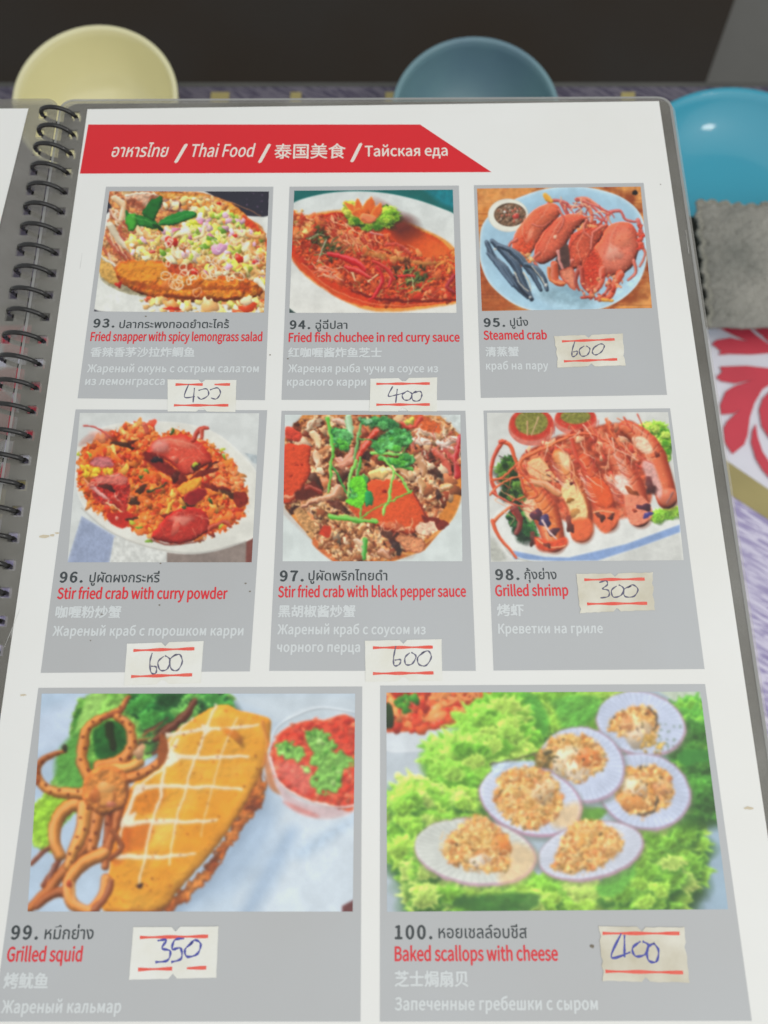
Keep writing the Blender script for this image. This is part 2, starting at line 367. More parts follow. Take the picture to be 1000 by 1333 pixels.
M_film = material('clear_laminating_film', (.27, .255, .22, 1), rough=.22, spec=.55, bump=.5, bscale=70, alpha=.34, mott=.9, mscale=26, mcol=(.46, .45, .41, 1))
M_film2 = material('clear_laminating_film_lower', (.66, .64, .58, 1), rough=.3, spec=.5, alpha=.10, bump=.3, bscale=50)
M_seal = material('sealed_film_edge', (.50, .50, .48, 1), rough=.3, alpha=.45)
M_coil = material('black_coated_wire', (.018, .017, .016, 1), rough=.16, spec=.6)
M_sticker = material('aged_label_paper', C(222, 222, 214), rough=.7, mott=.7, mscale=90, mcol=C(212, 209, 194), bump=.1, bscale=900)
M_sticker2 = material('dirty_label_paper', C(216, 213, 200), rough=.7, mott=1, mscale=70, mcol=C(188, 180, 158), bump=.15, bscale=900)
M_stripe = material('orange_red_stripe', C(226, 84, 70), rough=.6, mott=.5, mscale=400, mcol=C(230, 120, 104))
M_ink = material('grey_violet_ballpoint', C(92, 90, 112), rough=.4); M_blue = material('blue_ballpoint', C(70, 76, 156), rough=.4)
M_grime = material('grime', C(120, 112, 98), rough=.8); M_stain = material('tan_grease', C(196, 184, 160), rough=.6)
# ======================= the room under and behind =======================
M_floor = material('grey_concrete_floor', (.17, .165, .15, 1), rough=.8, mott=.6, mscale=8, mcol=(.13, .127, .115, 1), bump=.3, bscale=60)
fl = box('floor', -4000, -4000, -760, 4000, 4000, -720, M_floor); tag(fl, kind='structure')
M_bench = material('dark_bench_vinyl', (.027, .018, .0105, 1), rough=.6, spec=.25, mott=.7, mscale=5, mcol=(.030, .026, .022, 1), bump=.2, bscale=40)
bench = empty('bench', (-.05, .95, -.72)); tag(bench, 'dark brown padded bench beyond the far edge of the table', 'bench')
q = [(-885.8, 951.9, -300), (485.4, 951.9, -300), (348.9, 593.3, -300), (309.6, 489.4, -300), (-814.9, 489.4, -300)]
bo = bench.location*1000
V = [(x-bo.x, y-bo.y, z-bo.z) for x, y, z in q]+[(x-bo.x, y-bo.y, z-bo.z-90) for x, y, z in q]
mesh('seat', V, [(0, 1, 2, 3, 4)[::-1], (5, 6, 7, 8, 9)]+[(i, (i+1) % 5, (i+1) % 5+5, i+5) for i in range(5)], M_bench, bench)
for x, y in ((-500, -200), (-500, 250), (120, -200), (170, 250)): box('leg', x-20, y-20, 0, x+20, y+20, 330, M_bench, bench)
M_table = material('dark_table_top', (.085, .083, .072, 1), rough=.45, mott=.8, mscale=25, mcol=(.06, .06, .055, 1))
table = empty('table', (0, .0, -.72)); tag(table, 'dark grey-brown restaurant table under the bowls and placemats', 'table')
ty = (-50.4, 359.2, 0)[1]
box('tabletop', -520, -620, 692, 520, ty, 720, M_table, table)
for x in (-470, 470):
    for y in (-570, ty-60): box('leg', x-22, y-22, 0, x+22, y+22, 691, M_table, table)
# far placemat: a lilac strip with gold patches at the far edge of the table
def lilac_material(name, base, dark, mixd):
    m = material(name, base, rough=.6); nt = m.node_tree; b = nt.nodes['Principled BSDF']
    tc = nt.nodes.new('ShaderNodeTexCoord'); mp = nt.nodes.new('ShaderNodeMapping'); mp.inputs['Rotation'].default_value = (0, 0, math.radians(30)); mp2 = nt.nodes.new('ShaderNodeMapping'); mp2.inputs['Scale'].default_value = (60, 520, 1)
    n = nt.nodes.new('ShaderNodeTexNoise'); n.inputs['Scale'].default_value = 1; n.inputs['Detail'].default_value = 2; n.inputs['Distortion'].default_value = .6
    r = nt.nodes.new('ShaderNodeValToRGB'); r.color_ramp.elements[0].position = .47; r.color_ramp.elements[0].color = base; r.color_ramp.elements[1].position = .56; r.color_ramp.elements[1].color = mixd
    n2 = nt.nodes.new('ShaderNodeTexNoise'); n2.inputs['Scale'].default_value = 26; mx = nt.nodes.new('ShaderNodeMix'); mx.data_type = 'RGBA'; mx.inputs[7].default_value = dark
    r2 = nt.nodes.new('ShaderNodeMapRange'); r2.inputs[1].default_value = .45; r2.inputs[2].default_value = .7; r2.inputs[4].default_value = .35
    L = nt.links.new; L(tc.outputs['Object'], mp.inputs[0]); L(mp.outputs[0], mp2.inputs[0]); L(mp2.outputs[0], n.inputs['Vector']); L(n.outputs['Fac'], r.inputs[0]); L(tc.outputs['Object'], n2.inputs['Vector']); L(n2.outputs['Fac'], r2.inputs[0]); L(r2.outputs[0], mx.inputs[0]); L(r.outputs[0], mx.inputs[6]); L(mx.outputs[2], b.inputs['Base Color'])
    return m
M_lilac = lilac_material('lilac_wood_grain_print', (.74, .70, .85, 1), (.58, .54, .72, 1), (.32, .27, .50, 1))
M_lilac_shaded = lilac_material('far_lilac_print_shaded', (.14, .125, .16, 1), (.08, .07, .10, 1), (.055, .045, .08, 1))  # same lilac print, darkened in its colour for the shade at the far edge
M_pale = material('pale_placemat_paper', (.80, .79, .86, 1), rough=.6, mott=.4, mscale=20, mcol=(.72, .71, .79, 1)); M_gold = material('gold_print', (.40, .33, .12, 1), rough=.5, mott=.4, mscale=40)
M_flower = material('red_flower_print', (.66, .045, .075, 1), rough=.55, mott=.3, mscale=40)
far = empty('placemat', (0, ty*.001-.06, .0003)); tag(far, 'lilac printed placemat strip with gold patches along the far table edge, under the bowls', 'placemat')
mesh('printed_sheet', [(-330, -95, .6), (300, -95, .6), (300, 56, .6), (-330, 56, .6), (-330, -95, 0), (300, -95, 0), (300, 56, 0), (-330, 56, 0)], [(0, 1, 2, 3), (7, 6, 5, 4), (0, 4, 5, 1), (1, 5, 6, 2), (2, 6, 7, 3), (3, 7, 4, 0)], M_lilac_shaded, far)
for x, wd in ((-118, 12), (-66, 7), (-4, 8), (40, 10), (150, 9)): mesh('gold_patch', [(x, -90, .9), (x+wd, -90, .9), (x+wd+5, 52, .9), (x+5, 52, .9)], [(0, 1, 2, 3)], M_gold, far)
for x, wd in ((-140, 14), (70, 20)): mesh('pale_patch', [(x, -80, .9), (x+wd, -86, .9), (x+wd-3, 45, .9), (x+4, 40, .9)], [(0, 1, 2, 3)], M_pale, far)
# near placemat
pe = (215.3, 190.5, 0)
near = empty('placemat', (0, pe[1]*.001, .0003)); tag(near, 'white placemat with printed red flower, gold band and lilac grain, under the menu', 'placemat')
def N(p): return (p[0], p[1]-pe[1])
W0, W1 = -330, 330
mesh('printed_sheet', [(W0, -470, .6), (W1, -470, .6), (W1, 0, .6), (W0, 0, .6), (W0, -470, 0), (W1, -470, 0), (W1, 0, 0), (W0, 0, 0)], [(0, 1, 2, 3), (7, 6, 5, 4), (0, 4, 5, 1), (1, 5, 6, 2), (2, 6, 7, 3), (3, 7, 4, 0)], M_pale, near)
ga, gb, gc, gd = N((207.5, 104.1, 0)), N((244.4, 77.2, 0)), N((243, 59.3, 0)), N((209.5, 82.4, 0))
sl = (gb[1]-ga[1])/(gb[0]-ga[0])
def gy(x, top): a = ga if top else gd; return a[1]+(x-a[0])*sl*(1 if top else .95)
xm = N((288.7, 57.9, 0))[0]; x_l = 2*0-xm
def band(x0, x1, mir=1):
    P = [(x0, gy(x0, 1)), (x1, gy(x1, 1)), (x1, gy(x1, 0)), (x0, gy(x0, 0))]
    V = [(x*mir, y, 1.4) for x, y in P]; mesh('gold_band', V, [(0, 1, 2, 3) if mir > 0 else (3, 2, 1, 0)], M_gold, near)
    V = [(x0*mir, gy(x0, 0), 1.), (x1*mir, gy(x1, 0), 1.), (x1*mir, -468, 1.), (x0*mir, -468, 1.)]; mesh('lilac_field', V, [(0, 1, 2, 3) if mir > 0 else (3, 2, 1, 0)], M_lilac, near)
band(0.5, 320); band(0.5, 320, -1)
Z6 = lambda pts: [(850+x/3.3333, 400+y/3.3333) for x, y in pts]
petals = [[(205.5, 190.1), (224.9, 190.1), (230.2, 184.2), (239, 177.2), (238.6, 172.4), (226.4, 171.5), (213.6, 171.8), (206.4, 171.2), (208, 173.7), (202.6, 178.2), (205.6, 180.8), (214.3, 182.3), (225.6, 179.7), (215.9, 184.2)],
 [(227, 190.1), (239.9, 190.1), (247.8, 190.1), (244.2, 180.5), (239, 178.2), (234.4, 183.5)],
 [(206.6, 163.7), (223, 164.3), (237.1, 162.6), (245.5, 160.3), (239.3, 153.7), (231.8, 149.3), (226.2, 140.5), (222.8, 131.7), (220.5, 120.1), (218, 114.4), (210.6, 108.6), (206.2, 115.8), (206.1, 124.5), (208.5, 128.8), (217.5, 136.8), (213.1, 133.9), (205.3, 133.2), (205, 139), (209.1, 147.8), (215, 151.5), (226.6, 155.2), (215.1, 152.9), (206.7, 154.4), (203.7, 156.9), (207.8, 160.3)],
 [(244.9, 153.7), (236, 147.8), (231.4, 143.4), (228.7, 136.1), (229.4, 125.9), (233.7, 118), (241.8, 114.4), (247.4, 131.7)],
 [(226, 127.4), (223.6, 123), (222.3, 115.8), (224.4, 105.8), (228, 98.6), (231.8, 93.7), (239.8, 88.7), (243, 94.4), (233.8, 101.5), (228.9, 110.1), (226.7, 118.7)]]
fx = 0
for mir, dx in ((1, 0), (-1, 2*N((258.5, 163.1, 0))[0]), (-1, 4), (1, -2*N((258.5, 163.1, 0))[0]+4)):
    for pt in petals:
        P = [N(p) for p in pt]; P = [(x*mir+dx, y) for x, y in P]
        slab('flower_petal', [P], 1.9, .1, M_flower, near)
# ======================= bowls, plate, towel =======================
def bowl_profile(R, H, foot, t):
    out = [(foot, 0), (foot, 3)]
    for i in range(1, 11): a = i/10; out.append((foot+(R-foot)*math.sin(a*math.pi/2)**.8, 3+(H-3)*(1-math.cos(a*math.pi/2))**.9))
    out += [(R+.7, H+.4), (R+.2, H+1.2), (R-t*.7, H+1.0)]
    for i in range(10, 0, -1): a = i/10; out.append((foot+(R-foot)*math.sin(a*math.pi/2)**.8-t, 3+t*.8+(H-3-t*.6)*(1-math.cos(a*math.pi/2))**.9))
    out += [(foot*.6, 3+t*.8)]
    return out
M_yellow = material('cream_yellow_melamine', (.88, .83, .50, 1), rough=.30, coat=.4, mott=.35, mscale=22, mcol=(.82, .76, .44, 1), coat_rough=.12)
M_teal = material('dark_blue_melamine', (.18, .32, .35, 1), rough=.42, coat=.1, mott=.8, mscale=16, mcol=(.13, .22, .29, 1), coat_rough=.3)
M_turq = material('turquoise_melamine', (.03, .36, .50, 1), rough=.38, coat=.32, coat_rough=.07, mott=.3, mscale=14, mcol=(.03, .31, .45, 1))
c = (-171.3, 314.5, 42); R = math.dist((-171.3, 314.5, 42), (-122.9, 314.5, 42))
b = lathe('bowl', bowl_profile(R, 42, R*.42, 2.4), M_yellow); b.location = (c[0]*.001, c[1]*.001, .0011); tag(b, 'empty cream yellow plastic bowl behind the top left of the menu', 'bowl')
c = (54.5, 307.4, 40); R = math.dist((54.5, 307.4, 40), (103.9, 307.4, 40))
b = lathe('bowl', bowl_profile(R, 40, R*.42, 2.4), M_teal); b.location = (c[0]*.001, c[1]*.001, .0011); tag(b, 'dark blue-teal plastic bowl behind the top middle of the menu', 'bowl')
c = (217.3, 262.9, 20); R = math.dist((217.3, 262.9, 20), (293.4, 262.9, 20))
prof = [(R*.55, 0), (R*.57, 2), (R*.75, 7), (R*.9, 13), (R, 19), (R+.8, 20), (R+.3, 21), (R-2.5, 20.5), (R*.93, 17.5), (R*.88, 14), (R*.76, 9.4), (R*.62, 5.4), (R*.5, 4), (R*.2, 3.6)]
b = lathe('plate', prof, M_turq, n=96); b.location = (c[0]*.001, c[1]*.001, 0.0001); tag(b, 'glossy turquoise plate right of the menu, partly under the grey towel', 'plate')
# towel: terry cloth with an overlocked scalloped hem
M_towel = material('grey_terry_cloth', (.38, .37, .33, 1), rough=1, spec=.1, mott=.9, mscale=34, mcol=(.22, .225, .20, 1), bump=1, bscale=300, detail=8)
M_hem = material('beige_overlock_thread', (.35, .34, .29, 1), rough=1, spec=.1, mott=.8, mscale=120, mcol=(.25, .25, .21, 1), bump=.8, bscale=500)
tl = (187.6, 255.4, 26); bl = (192, 180.3, 26); tr = (371.1, 259.4, 26); br = (361.4, 180.3, 26)
nx, ny = 240, 150; rs = np.random.RandomState(5); V = []
def vnoise(x, y, s=1.):
    return (math.sin(x*s*.9+1.7*math.sin(y*s*.7))+math.sin(y*s*1.1+1.3*math.sin(x*s*.8+1)))*.5
def towel_pt(u, v):
    u = u**1.3
    x = (tl[0]*(1-u)+tr[0]*u)*(1-v)+(bl[0]*(1-u)+br[0]*u)*v; y = (tl[1]*(1-u)+tr[1]*u)*(1-v)+(bl[1]*(1-u)+br[1]*u)*v
    edge = max(0, 1-u*34); x += edge*(.9*math.sin(v*44)+.5*math.sin(v*97+1)); y += max(0, 1-v*14)*(.9*math.sin(u*150)+1.8*math.sin(u*22+.6))
    z = 30-3*v**3+1.5*vnoise(x, y, .12)+.7*vnoise(x, y, .35)+.5*vnoise(x, y, .9)+.38*rs.randn()
    f = min(u*30, v*24, (1-v)*20, 1); z = z-2.6*(1-max(f, 0))**2
    return x, y, z
V = [towel_pt(i/nx, j/ny) for j in range(ny+1) for i in range(nx+1)]; nt_ = len(V)
Vb = [(x, y, z-2.2) for x, y, z in V]
Fc = [(j*(nx+1)+i, (j+1)*(nx+1)+i, (j+1)*(nx+1)+i+1, j*(nx+1)+i+1) for j in range(ny) for i in range(nx)]
Fb = [tuple(k+nt_ for k in f[::-1]) for f in Fc]
ring = [i for i in range(nx+1)]+[j*(nx+1)+nx for j in range(1, ny+1)]+[ny*(nx+1)+i for i in range(nx-1, -1, -1)]+[j*(nx+1) for j in range(ny-1, 0, -1)]
Fs = [(ring[k], ring[(k+1) % len(ring)], ring[(k+1) % len(ring)]+nt_, ring[k]+nt_) for k in range(len(ring))]
tw = empty('towel', (tl[0]*.001, bl[1]*.001, .001)); tag(tw, 'grey terry towel with beige stitched hem lying over the turquoise plate and the table', 'towel')
off = (tl[0], bl[1], 1); sh = lambda L: [(x-off[0], y-off[1], z-off[2]) for x, y, z in L]
mesh('terry_cloth', sh(V+Vb), Fc+Fb+Fs, M_towel, tw, True)
def tube(name, pts, r, mat, parent, n=6, closed=False):
    V = []; Fc = []; m = len(pts); P = [Vector(p) for p in pts]
    for i, p in enumerate(P):
        a = P[(i-1) % m] if closed or i else P[0]; b_ = P[(i+1) % m] if closed or i < m-1 else P[-1]; t = (b_-a).normalized()
        s_ = t.cross(Vector((0, 0, 1))) if abs(t.z) < .9 else t.cross(Vector((0, 1, 0))); s_.normalize(); u_ = s_.cross(t)
        for k in range(n): w_ = 2*math.pi*k/n; V.append(tuple(p+r*(math.cos(w_)*s_+math.sin(w_)*u_)))
    for i in range(m if closed else m-1):
        for k in range(n): j = (i+1) % m; Fc.append((i*n+k, i*n+(k+1) % n, j*n+(k+1) % n, j*n+k))
    if not closed: Fc += [tuple(range(n-1, -1, -1)), tuple((m-1)*n+k for k in range(n))]
    return mesh(name, V, Fc, mat, parent, True)
he = [towel_pt(0, j/160) for j in range(160, -1, -1)]+[towel_pt(i/260, 0) for i in range(1, 261)]
he = [(x+.25*math.sin(k*2.1), y+.25*math.cos(k*2.1), z+.9+.35*math.sin(k*1.9)) for k, (x, y, z) in enumerate(he)]
tube('hem', sh(he), 1.5, M_hem, tw)
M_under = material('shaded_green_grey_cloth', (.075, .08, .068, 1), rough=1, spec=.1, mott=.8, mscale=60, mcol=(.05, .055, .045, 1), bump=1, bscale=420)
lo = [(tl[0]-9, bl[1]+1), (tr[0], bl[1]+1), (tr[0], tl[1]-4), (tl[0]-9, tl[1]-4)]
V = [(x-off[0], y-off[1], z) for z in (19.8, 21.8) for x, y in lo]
mesh('painted_shade_layer', V, [(3, 2, 1, 0), (4, 5, 6, 7), (0, 1, 5, 4), (1, 2, 6, 5), (2, 3, 7, 6), (3, 0, 4, 7)], M_under, tw)  # added slab below the towel edge, its dark colour stands for the shade there
# ======================= the printed pictures =======================
def art93():
    A = Art(1000, 720, (44, 42, 54), 93)
    A.poly([(30,648),(175,694),(400,740),(1020,740),(1020,212),(930,190),(800,170),(560,40),(150,140),(20,400)], (216,217,210), tex=.03, grad=(100,500,60,680,(222,222,214)))
    A.wv=.6
    A.poly([(110,50),(420,52),(600,62),(760,118),(860,200),(950,290),(950,640),(700,640),(500,560),(200,560),(95,500),(80,400),(110,250),(140,140)], [(190,120,70),(214,150,86),(160,84,50),(226,186,130)], tex=.3, ts=18, ns=36, rel=.6, rs=18)
    # tail and left side
    A.poly([(85,385),(130,420),(230,500),(330,600),(260,600),(150,560),(75,500)], (150,140,112), edge=(196,190,160), tex=.2, rel=.3)
    A.poly([(90,380),(170,450),(185,540),(110,520),(72,470)], (206,160,84), tex=.2, rel=.3, bump=.3)
    for q in range(26):
        x = 100+A.r.uniform(0,150); y = 140+A.r.uniform(0,240)
        A.stroke([(x,y),(x+A.r.uniform(10,50),y+A.r.uniform(30,60)),(x+A.r.uniform(40,90),y+A.r.uniform(60,110))], 14, 4, A.r.choice([(186,84,56),(226,190,158),(160,60,42),(236,214,184),(204,120,72)]), a=.9)
    A.stroke([(135,230),(180,310),(250,370)], 40, 26, (206,190,160), hi=.4)
    A.stroke([(160,90),(200,130),(190,200)], 36, 30, (226,186,140), hi=.5)
    A.stroke([(90,390),(160,440),(220,450)], 16, 8, (210,205,185))
    A.poly([(215,72),(330,70),(420,84),(380,120),(300,160),(230,130)], [(120,58,40),(170,96,64),(214,170,140)], tex=.3, rel=.5)
    A.stroke([(215,80),(300,66),(420,78)], 10, 6, (236,226,205))
    A.poly([(400,110),(470,90),(520,120),(560,160),(470,160),(400,150)], [(120,60,46),(220,190,176),(170,120,100)], tex=.3, rel=.6)
    # golden crust on top
    A.poly([(380,62),(560,66),(700,92),(800,140),(860,215),(800,210),(700,175),(600,150),(520,110),(430,95)], [(222,150,52),(236,176,92),(206,118,34)], tex=.2, ts=14, rel=.5, rs=16, edge=(180,90,30), ew=10)
    A.stroke([(640,90),(780,120),(920,185)], 7, 3, (196,120,70))
    A.poly([(820,180),(880,215),(950,290),(945,370),(900,300),(830,240)], (208,66,30), edge=(230,120,50), ew=16, rel=.3)
    A.pile([(420,90),(600,80),(740,130),(700,190),(560,170),(440,150)], 60, 8, 20, [(232,190,120),(222,160,110),(240,214,170),(214,130,60)])
    # lower fillet
    A.poly([(165,440),(280,410),(420,425),(520,455),(640,500),(760,500),(900,530),(925,590),(800,625),(640,630),(480,640),(360,610),(250,575),(180,520)], [(196,98,26),(222,138,44),(176,74,20)], edge=(150,56,16), ew=30, tex=.2, ts=20, ns=60, rel=.6, rs=26, bump=.5)
    A.poly([(175,440),(300,418),(400,440),(395,500),(300,520),(190,500)], (226,144,44), tex=.15, rel=.4, rs=24, soft=14, a=.8)
    A.stroke([(210,520),(350,560),(560,560),(760,560),(900,555)], 30, 14, (150,62,18), hi=0, dark=.2, soft=12, a=.6)
    A.stroke([(420,600),(600,618),(800,610)], 22, 10, (104,36,12), hi=0, soft=10, a=.8)
    A.poly([(430,430),(520,400),(570,470),(520,500),(440,470)], (186,72,34), rel=.4, tex=.2)
    # salad
    S = [(250,300),(330,250),(440,255),(540,190),(640,140),(740,170),(850,240),(940,310),(945,560),(880,500),(780,480),(640,500),(560,420),(500,440),(400,410),(330,420),(250,400)]
    A.poly(S, [(150,110,50),(206,170,90),(232,206,140),(190,80,50)], tex=.3, ts=10, ns=16, rel=.8, rs=12, soft=8, a=.8)
    A.pile(S, 230, 12, 28, [(236,208,140),(226,190,100),(240,226,180),(214,214,90),(178,196,70),(232,170,96),(240,216,190),(206,120,60)], asp=.6, hi=.6)
    A.pile([(540,200),(640,150),(760,190),(720,320),(600,370),(520,300)], 60, 8, 20, [(222,222,96),(150,184,60),(236,232,150),(206,206,60)], hi=.5)
    A.pile([(640,180),(820,180),(900,260),(800,300),(660,260)], 18, 10, 20, [(226,176,196),(238,214,150),(160,196,70)])
    A.pile(S, 26, 12, 20, [(222,168,190),(236,190,208),(206,120,150)], hi=.5)
    for x, y, r in [(455,318,34),(805,405,28),(575,478,20),(785,290,14),(350,365,14),(885,420,12),(700,120,10)]:
        A.blob(x, y, r, r*.8, .3, (206,44,28), .12, .5)
    for x, y in [(655,300),(720,262),(410,375),(620,345)]: A.blob(x, y, 24, 14, .4, (110,160,46), .2, .4)
    for x, y, r in [(695,355,40)]: A.blob(x,y,r,r*.75,0,(222,160,196),.1,.4); A.stroke([(670,340),(695,368),(720,345)],5,4,(240,210,225))
    for (x, y, an) in [(290,262,.6),(340,285,.4),(820,275,0),(880,290,.2),(870,365,1.),(780,320,.2),(490,270,2.8),(610,275,-.9),(700,420,.2),(640,500,.3),(470,380,1),(910,480,.5)]:
        c, s_ = math.cos(an), math.sin(an)
        A.stroke([(x-36*c+12*s_, y-36*s_-12*c), (x, y+8), (x+36*c+12*s_, y+36*s_-12*c)], 16, 14, A.r.choice([(236,176,104),(226,156,84),(240,206,150)]), mid=25, hi=.45)
    A.rings([(420,400),(560,380),(760,430),(860,500),(760,540),(560,540),(430,540)], 26, 14, 28, 6, [(240,214,180),(232,190,150),(244,232,208)])
    A.rings([(350,270),(700,220),(900,300),(880,460),(560,400),(300,380)], 34, 10, 22, 5, [(240,224,150),(230,200,190),(246,236,200)], a=.7)
    A.rings([(535,560),(590,560),(590,600),(535,600)], 1, 24, 26, 7, [(236,160,110)])
    A.blob(430,545,30,20,0,(214,120,60),.1,.2,a=.6); A.rings([(425,520),(480,520),(480,560),(425,560)], 3, 20, 28, 5, [(236,190,140)])
    A.blob(180,542,16,14,0,(176,36,22),.2,.2)
    A.stroke([(895,520),(940,570)], 30, 16, (236,226,200))
    A.pile([(395,610),(520,640),(640,620),(760,640),(930,600),(940,700),(420,700),(300,640),(290,600)], 80, 10, 26, [(232,206,120),(240,216,170),(226,176,110),(206,206,90),(214,90,50),(236,190,120)], hi=.6)
    A.blob(655,655,44,34,0,(236,178,112),.1,.5); A.blob(455,650,40,26,.5,(226,150,80),.1,.5); A.blob(850,665,44,26,0,(214,70,30),.15,.6); A.blob(845,625,34,24,0,(240,214,170),.1,.5); A.blob(455,668,34,12,0,(196,40,26),.2,.3)
    # basil
    A.poly([(215,155),(240,170),(330,190),(390,240),(370,255),(300,240),(240,220),(210,190)], (40,120,44), edge=(20,80,30), ew=14, bump=.4, tex=.2)
    A.poly([(300,160),(350,100),(400,84),(400,130),(375,180),(360,215),(320,190)], (30,104,40), edge=(16,70,26), ew=14, bump=.4)
    A.poly([(390,215),(440,180),(530,155),(580,170),(560,200),(480,225),(400,240)], (36,128,50), edge=(18,84,32), ew=16, bump=.5)
    A.poly([(212,180),(260,170),(265,230),(240,260),(215,225)], (70,160,50), edge=(40,110,30), ew=14, bump=.5)
    A.stroke([(385,225),(470,195),(570,172)], 4, 2, (90,170,90), hi=0); A.stroke([(240,185),(310,205),(380,245)], 4, 2, (110,180,90), hi=0)
    A.blob(380,245,26,12,.4,(24,60,24),.2,0)
    A.pile([(830,70),(950,70),(950,180),(860,150)], 10, 2, 4, [(150,110,150)])
    return A
def art94():
    A = Art(1000, 750, (20,100,96), 94)
    A.poly([(760,50),(1000,40),(1000,190),(860,130)], (20,120,130), smooth=False, soft=30)
    A.poly([(-60,190),(20,138),(100,100),(240,68),(400,58),(560,70),(720,105),(850,150),(930,185),(1040,260),(1100,500),(1050,900),(300,900),(120,760),(60,722),(10,680),(-60,600)], (208,212,208), tex=.02, grad=(500,60,500,740,(218,216,208)), soft=4)
    A.poly([(10,680),(66,722),(10,740)], (50,70,66), smooth=False)
    A.wv=.35
    # oily rim + curry
    O = [(20,300),(60,230),(140,185),(330,160),(560,190),(720,250),(850,310),(930,380),(960,520),(960,650),(800,690),(600,712),(440,700),(280,630),(130,530),(40,420)]
    A.poly(O, (228,150,70), soft=12, tex=.1); 
    O2 = [(20,310),(60,240),(140,195),(330,172),(560,205),(720,262),(840,322),(915,400),(945,520),(950,640),(800,676),(600,692),(450,680),(290,608),(145,505),(40,400)]
    A.poly(O2, [(176,40,16),(204,62,24),(214,90,36)], edge=(220,90,30), ew=22, tex=.12, ts=20, ns=60, rel=.25, rs=24)
    A.poly([(560,215),(700,262),(820,318),(890,390),(840,430),(740,430),(640,380),(560,330)], (206,62,28), grad=(600,230,860,420,(222,104,44)), tex=.08, soft=30)
    A.poly([(150,200),(320,180),(300,260),(200,280),(140,260)], (180,36,22), tex=.1, soft=14)
    A.blob(620,230,110,60,.4,(104,44,38),.2,0,soft=60,a=.85)
    A.wv=.5
    # fish mass
    Fh = [(60,180),(150,200),(220,190),(300,200),(420,240),(520,280),(620,340),(760,420),(900,430),(930,520),(920,630),(800,650),(600,660),(420,620),(280,560),(150,500),(60,380),(50,260)]
    A.poly(Fh, [(136,40,20),(184,62,30),(206,96,46),(166,46,24),(200,78,40)], tex=.3, ts=12, ns=28, rel=.9, rs=16, soft=14, rough=10, a=.95)
    A.pile([(50,170),(120,170),(160,230),(140,300),(60,300)], 60, 6, 16, [(232,160,90),(222,130,70),(240,186,110),(200,90,50)])
    A.pile(Fh, 130, 12, 34, [(190,62,34),(210,92,46),(160,44,24),(222,120,64),(180,40,26),(200,80,40)], asp=.45, hi=.4, a=.65, sh=.5); A.pile(Fh, 110, 5, 13, [(226,130,80),(190,50,30),(150,40,22),(232,160,110)], asp=.5, hi=.5, a=.7)
    A.pile([(200,300),(420,260),(600,350),(860,450),(900,520),(700,500),(400,420)], 34, 10, 26, [(222,130,74),(208,100,52),(226,150,88)], asp=.4, a=.7, hi=.5)
    A.shreds([(230,190),(440,240),(520,330),(400,380),(240,300)], 60, 30, 80, 7, [(226,140,84),(206,84,50),(240,170,120),(190,60,40)], ang=50)
    A.shreds(Fh, 120, 20, 60, 6, [(230,130,80),(190,50,34),(160,40,24),(226,170,110),(150,120,50)], curl=.8)
    A.stroke([(450,400),(600,420),(760,450),(860,440)], 30, 20, (170,130,60), hi=.1, a=.5, soft=12)
    A.stroke([(370,600),(520,640),(700,655),(930,645)], 16, 12, (96,20,16), hi=0, a=.8, soft=8)
    A.poly([(60,390),(160,500),(300,570),(440,640),(420,680),(280,630),(140,530),(50,440)],(206,60,26),tex=.1,soft=14,a=.8); A.stroke([(100,450),(240,580),(440,660),(640,680),(850,660)],10,8,(232,120,70),hi=.5,a=.5,soft=6)
    # dark greens
    for c, n in (((190,300),22),((250,380),20),((705,530),22),((650,480),14)):
        for i in range(n): A.blob(c[0]+A.r.gauss(0,34), c[1]+A.r.gauss(0,26), 16, 9, A.r.random()*3, A.r.choice([(50,58,24),(70,84,32),(36,40,20),(90,44,24)]), .2, .1, a=.8)
    A.shreds([(140,300),(260,320),(330,390),(200,420)], 26, 40, 90, 6, [(90,120,60),(60,90,40),(160,176,130),(110,60,40)], ang=-30)
    A.shreds([(620,490),(760,490),(800,570),(680,600)], 26, 30, 80, 6, [(80,110,50),(110,140,60),(50,70,34),(190,180,100)], ang=-30)
    A.stroke([(230,320),(200,380),(178,440)], 6, 4, (186,190,160)); A.stroke([(365,480),(385,545)], 14, 10, (226,186,140)); A.stroke([(455,550),(500,515)], 12, 8, (232,200,150)); A.stroke([(685,510),(700,600)],7,4,(190,196,140))
    A.shreds([(180,440),(320,480),(330,560),(200,520)], 16, 40, 90, 7, [(230,160,120),(216,110,80)], ang=10)
    # red chillies
    A.stroke([(235,395),(320,420),(400,450),(440,490)], 22, 14, (200,24,28), mid=40, hi=.3)
    A.stroke([(330,470),(400,490),(470,530)], 20, 10, (206,40,34), mid=34, hi=.3)
    A.stroke([(500,470),(530,540),(500,610),(460,645)], 12, 10, (204,30,36), mid=24); A.stroke([(560,480),(585,520),(560,580)], 12, 10, (206,40,44), mid=22); A.stroke([(620,520),(700,515)], 20, 10, (206,40,36)); A.stroke([(470,440),(540,470),(600,540)],10,14,(196,40,30),mid=20)
    A.stroke([(920,520),(880,580),(930,610)], 26, 14, (150,26,40), a=.8); A.stroke([(470,285),(535,298)], 16, 8, (206,120,110))
    A.stroke([(670,350),(740,390)], 5, 3, (216,120,80)); A.stroke([(560,345),(620,352),(680,400)],26,16,(190,60,46),a=.7)
    A.stroke([(820,470),(880,430),(925,440)], 10, 6, (216,150,60)); A.pile([(850,390),(930,380),(930,500),(860,470)], 30, 6, 14, [(222,130,60),(206,90,40)])
    A.wv=.5
    # carved flower with lettuce
    A.frill([(325,150),(380,170),(470,190),(540,130),(600,180),(580,220),(480,270),(400,250),(340,205)], 34, 26, [(120,170,40),(170,200,60),(70,120,30)], (40,70,30))
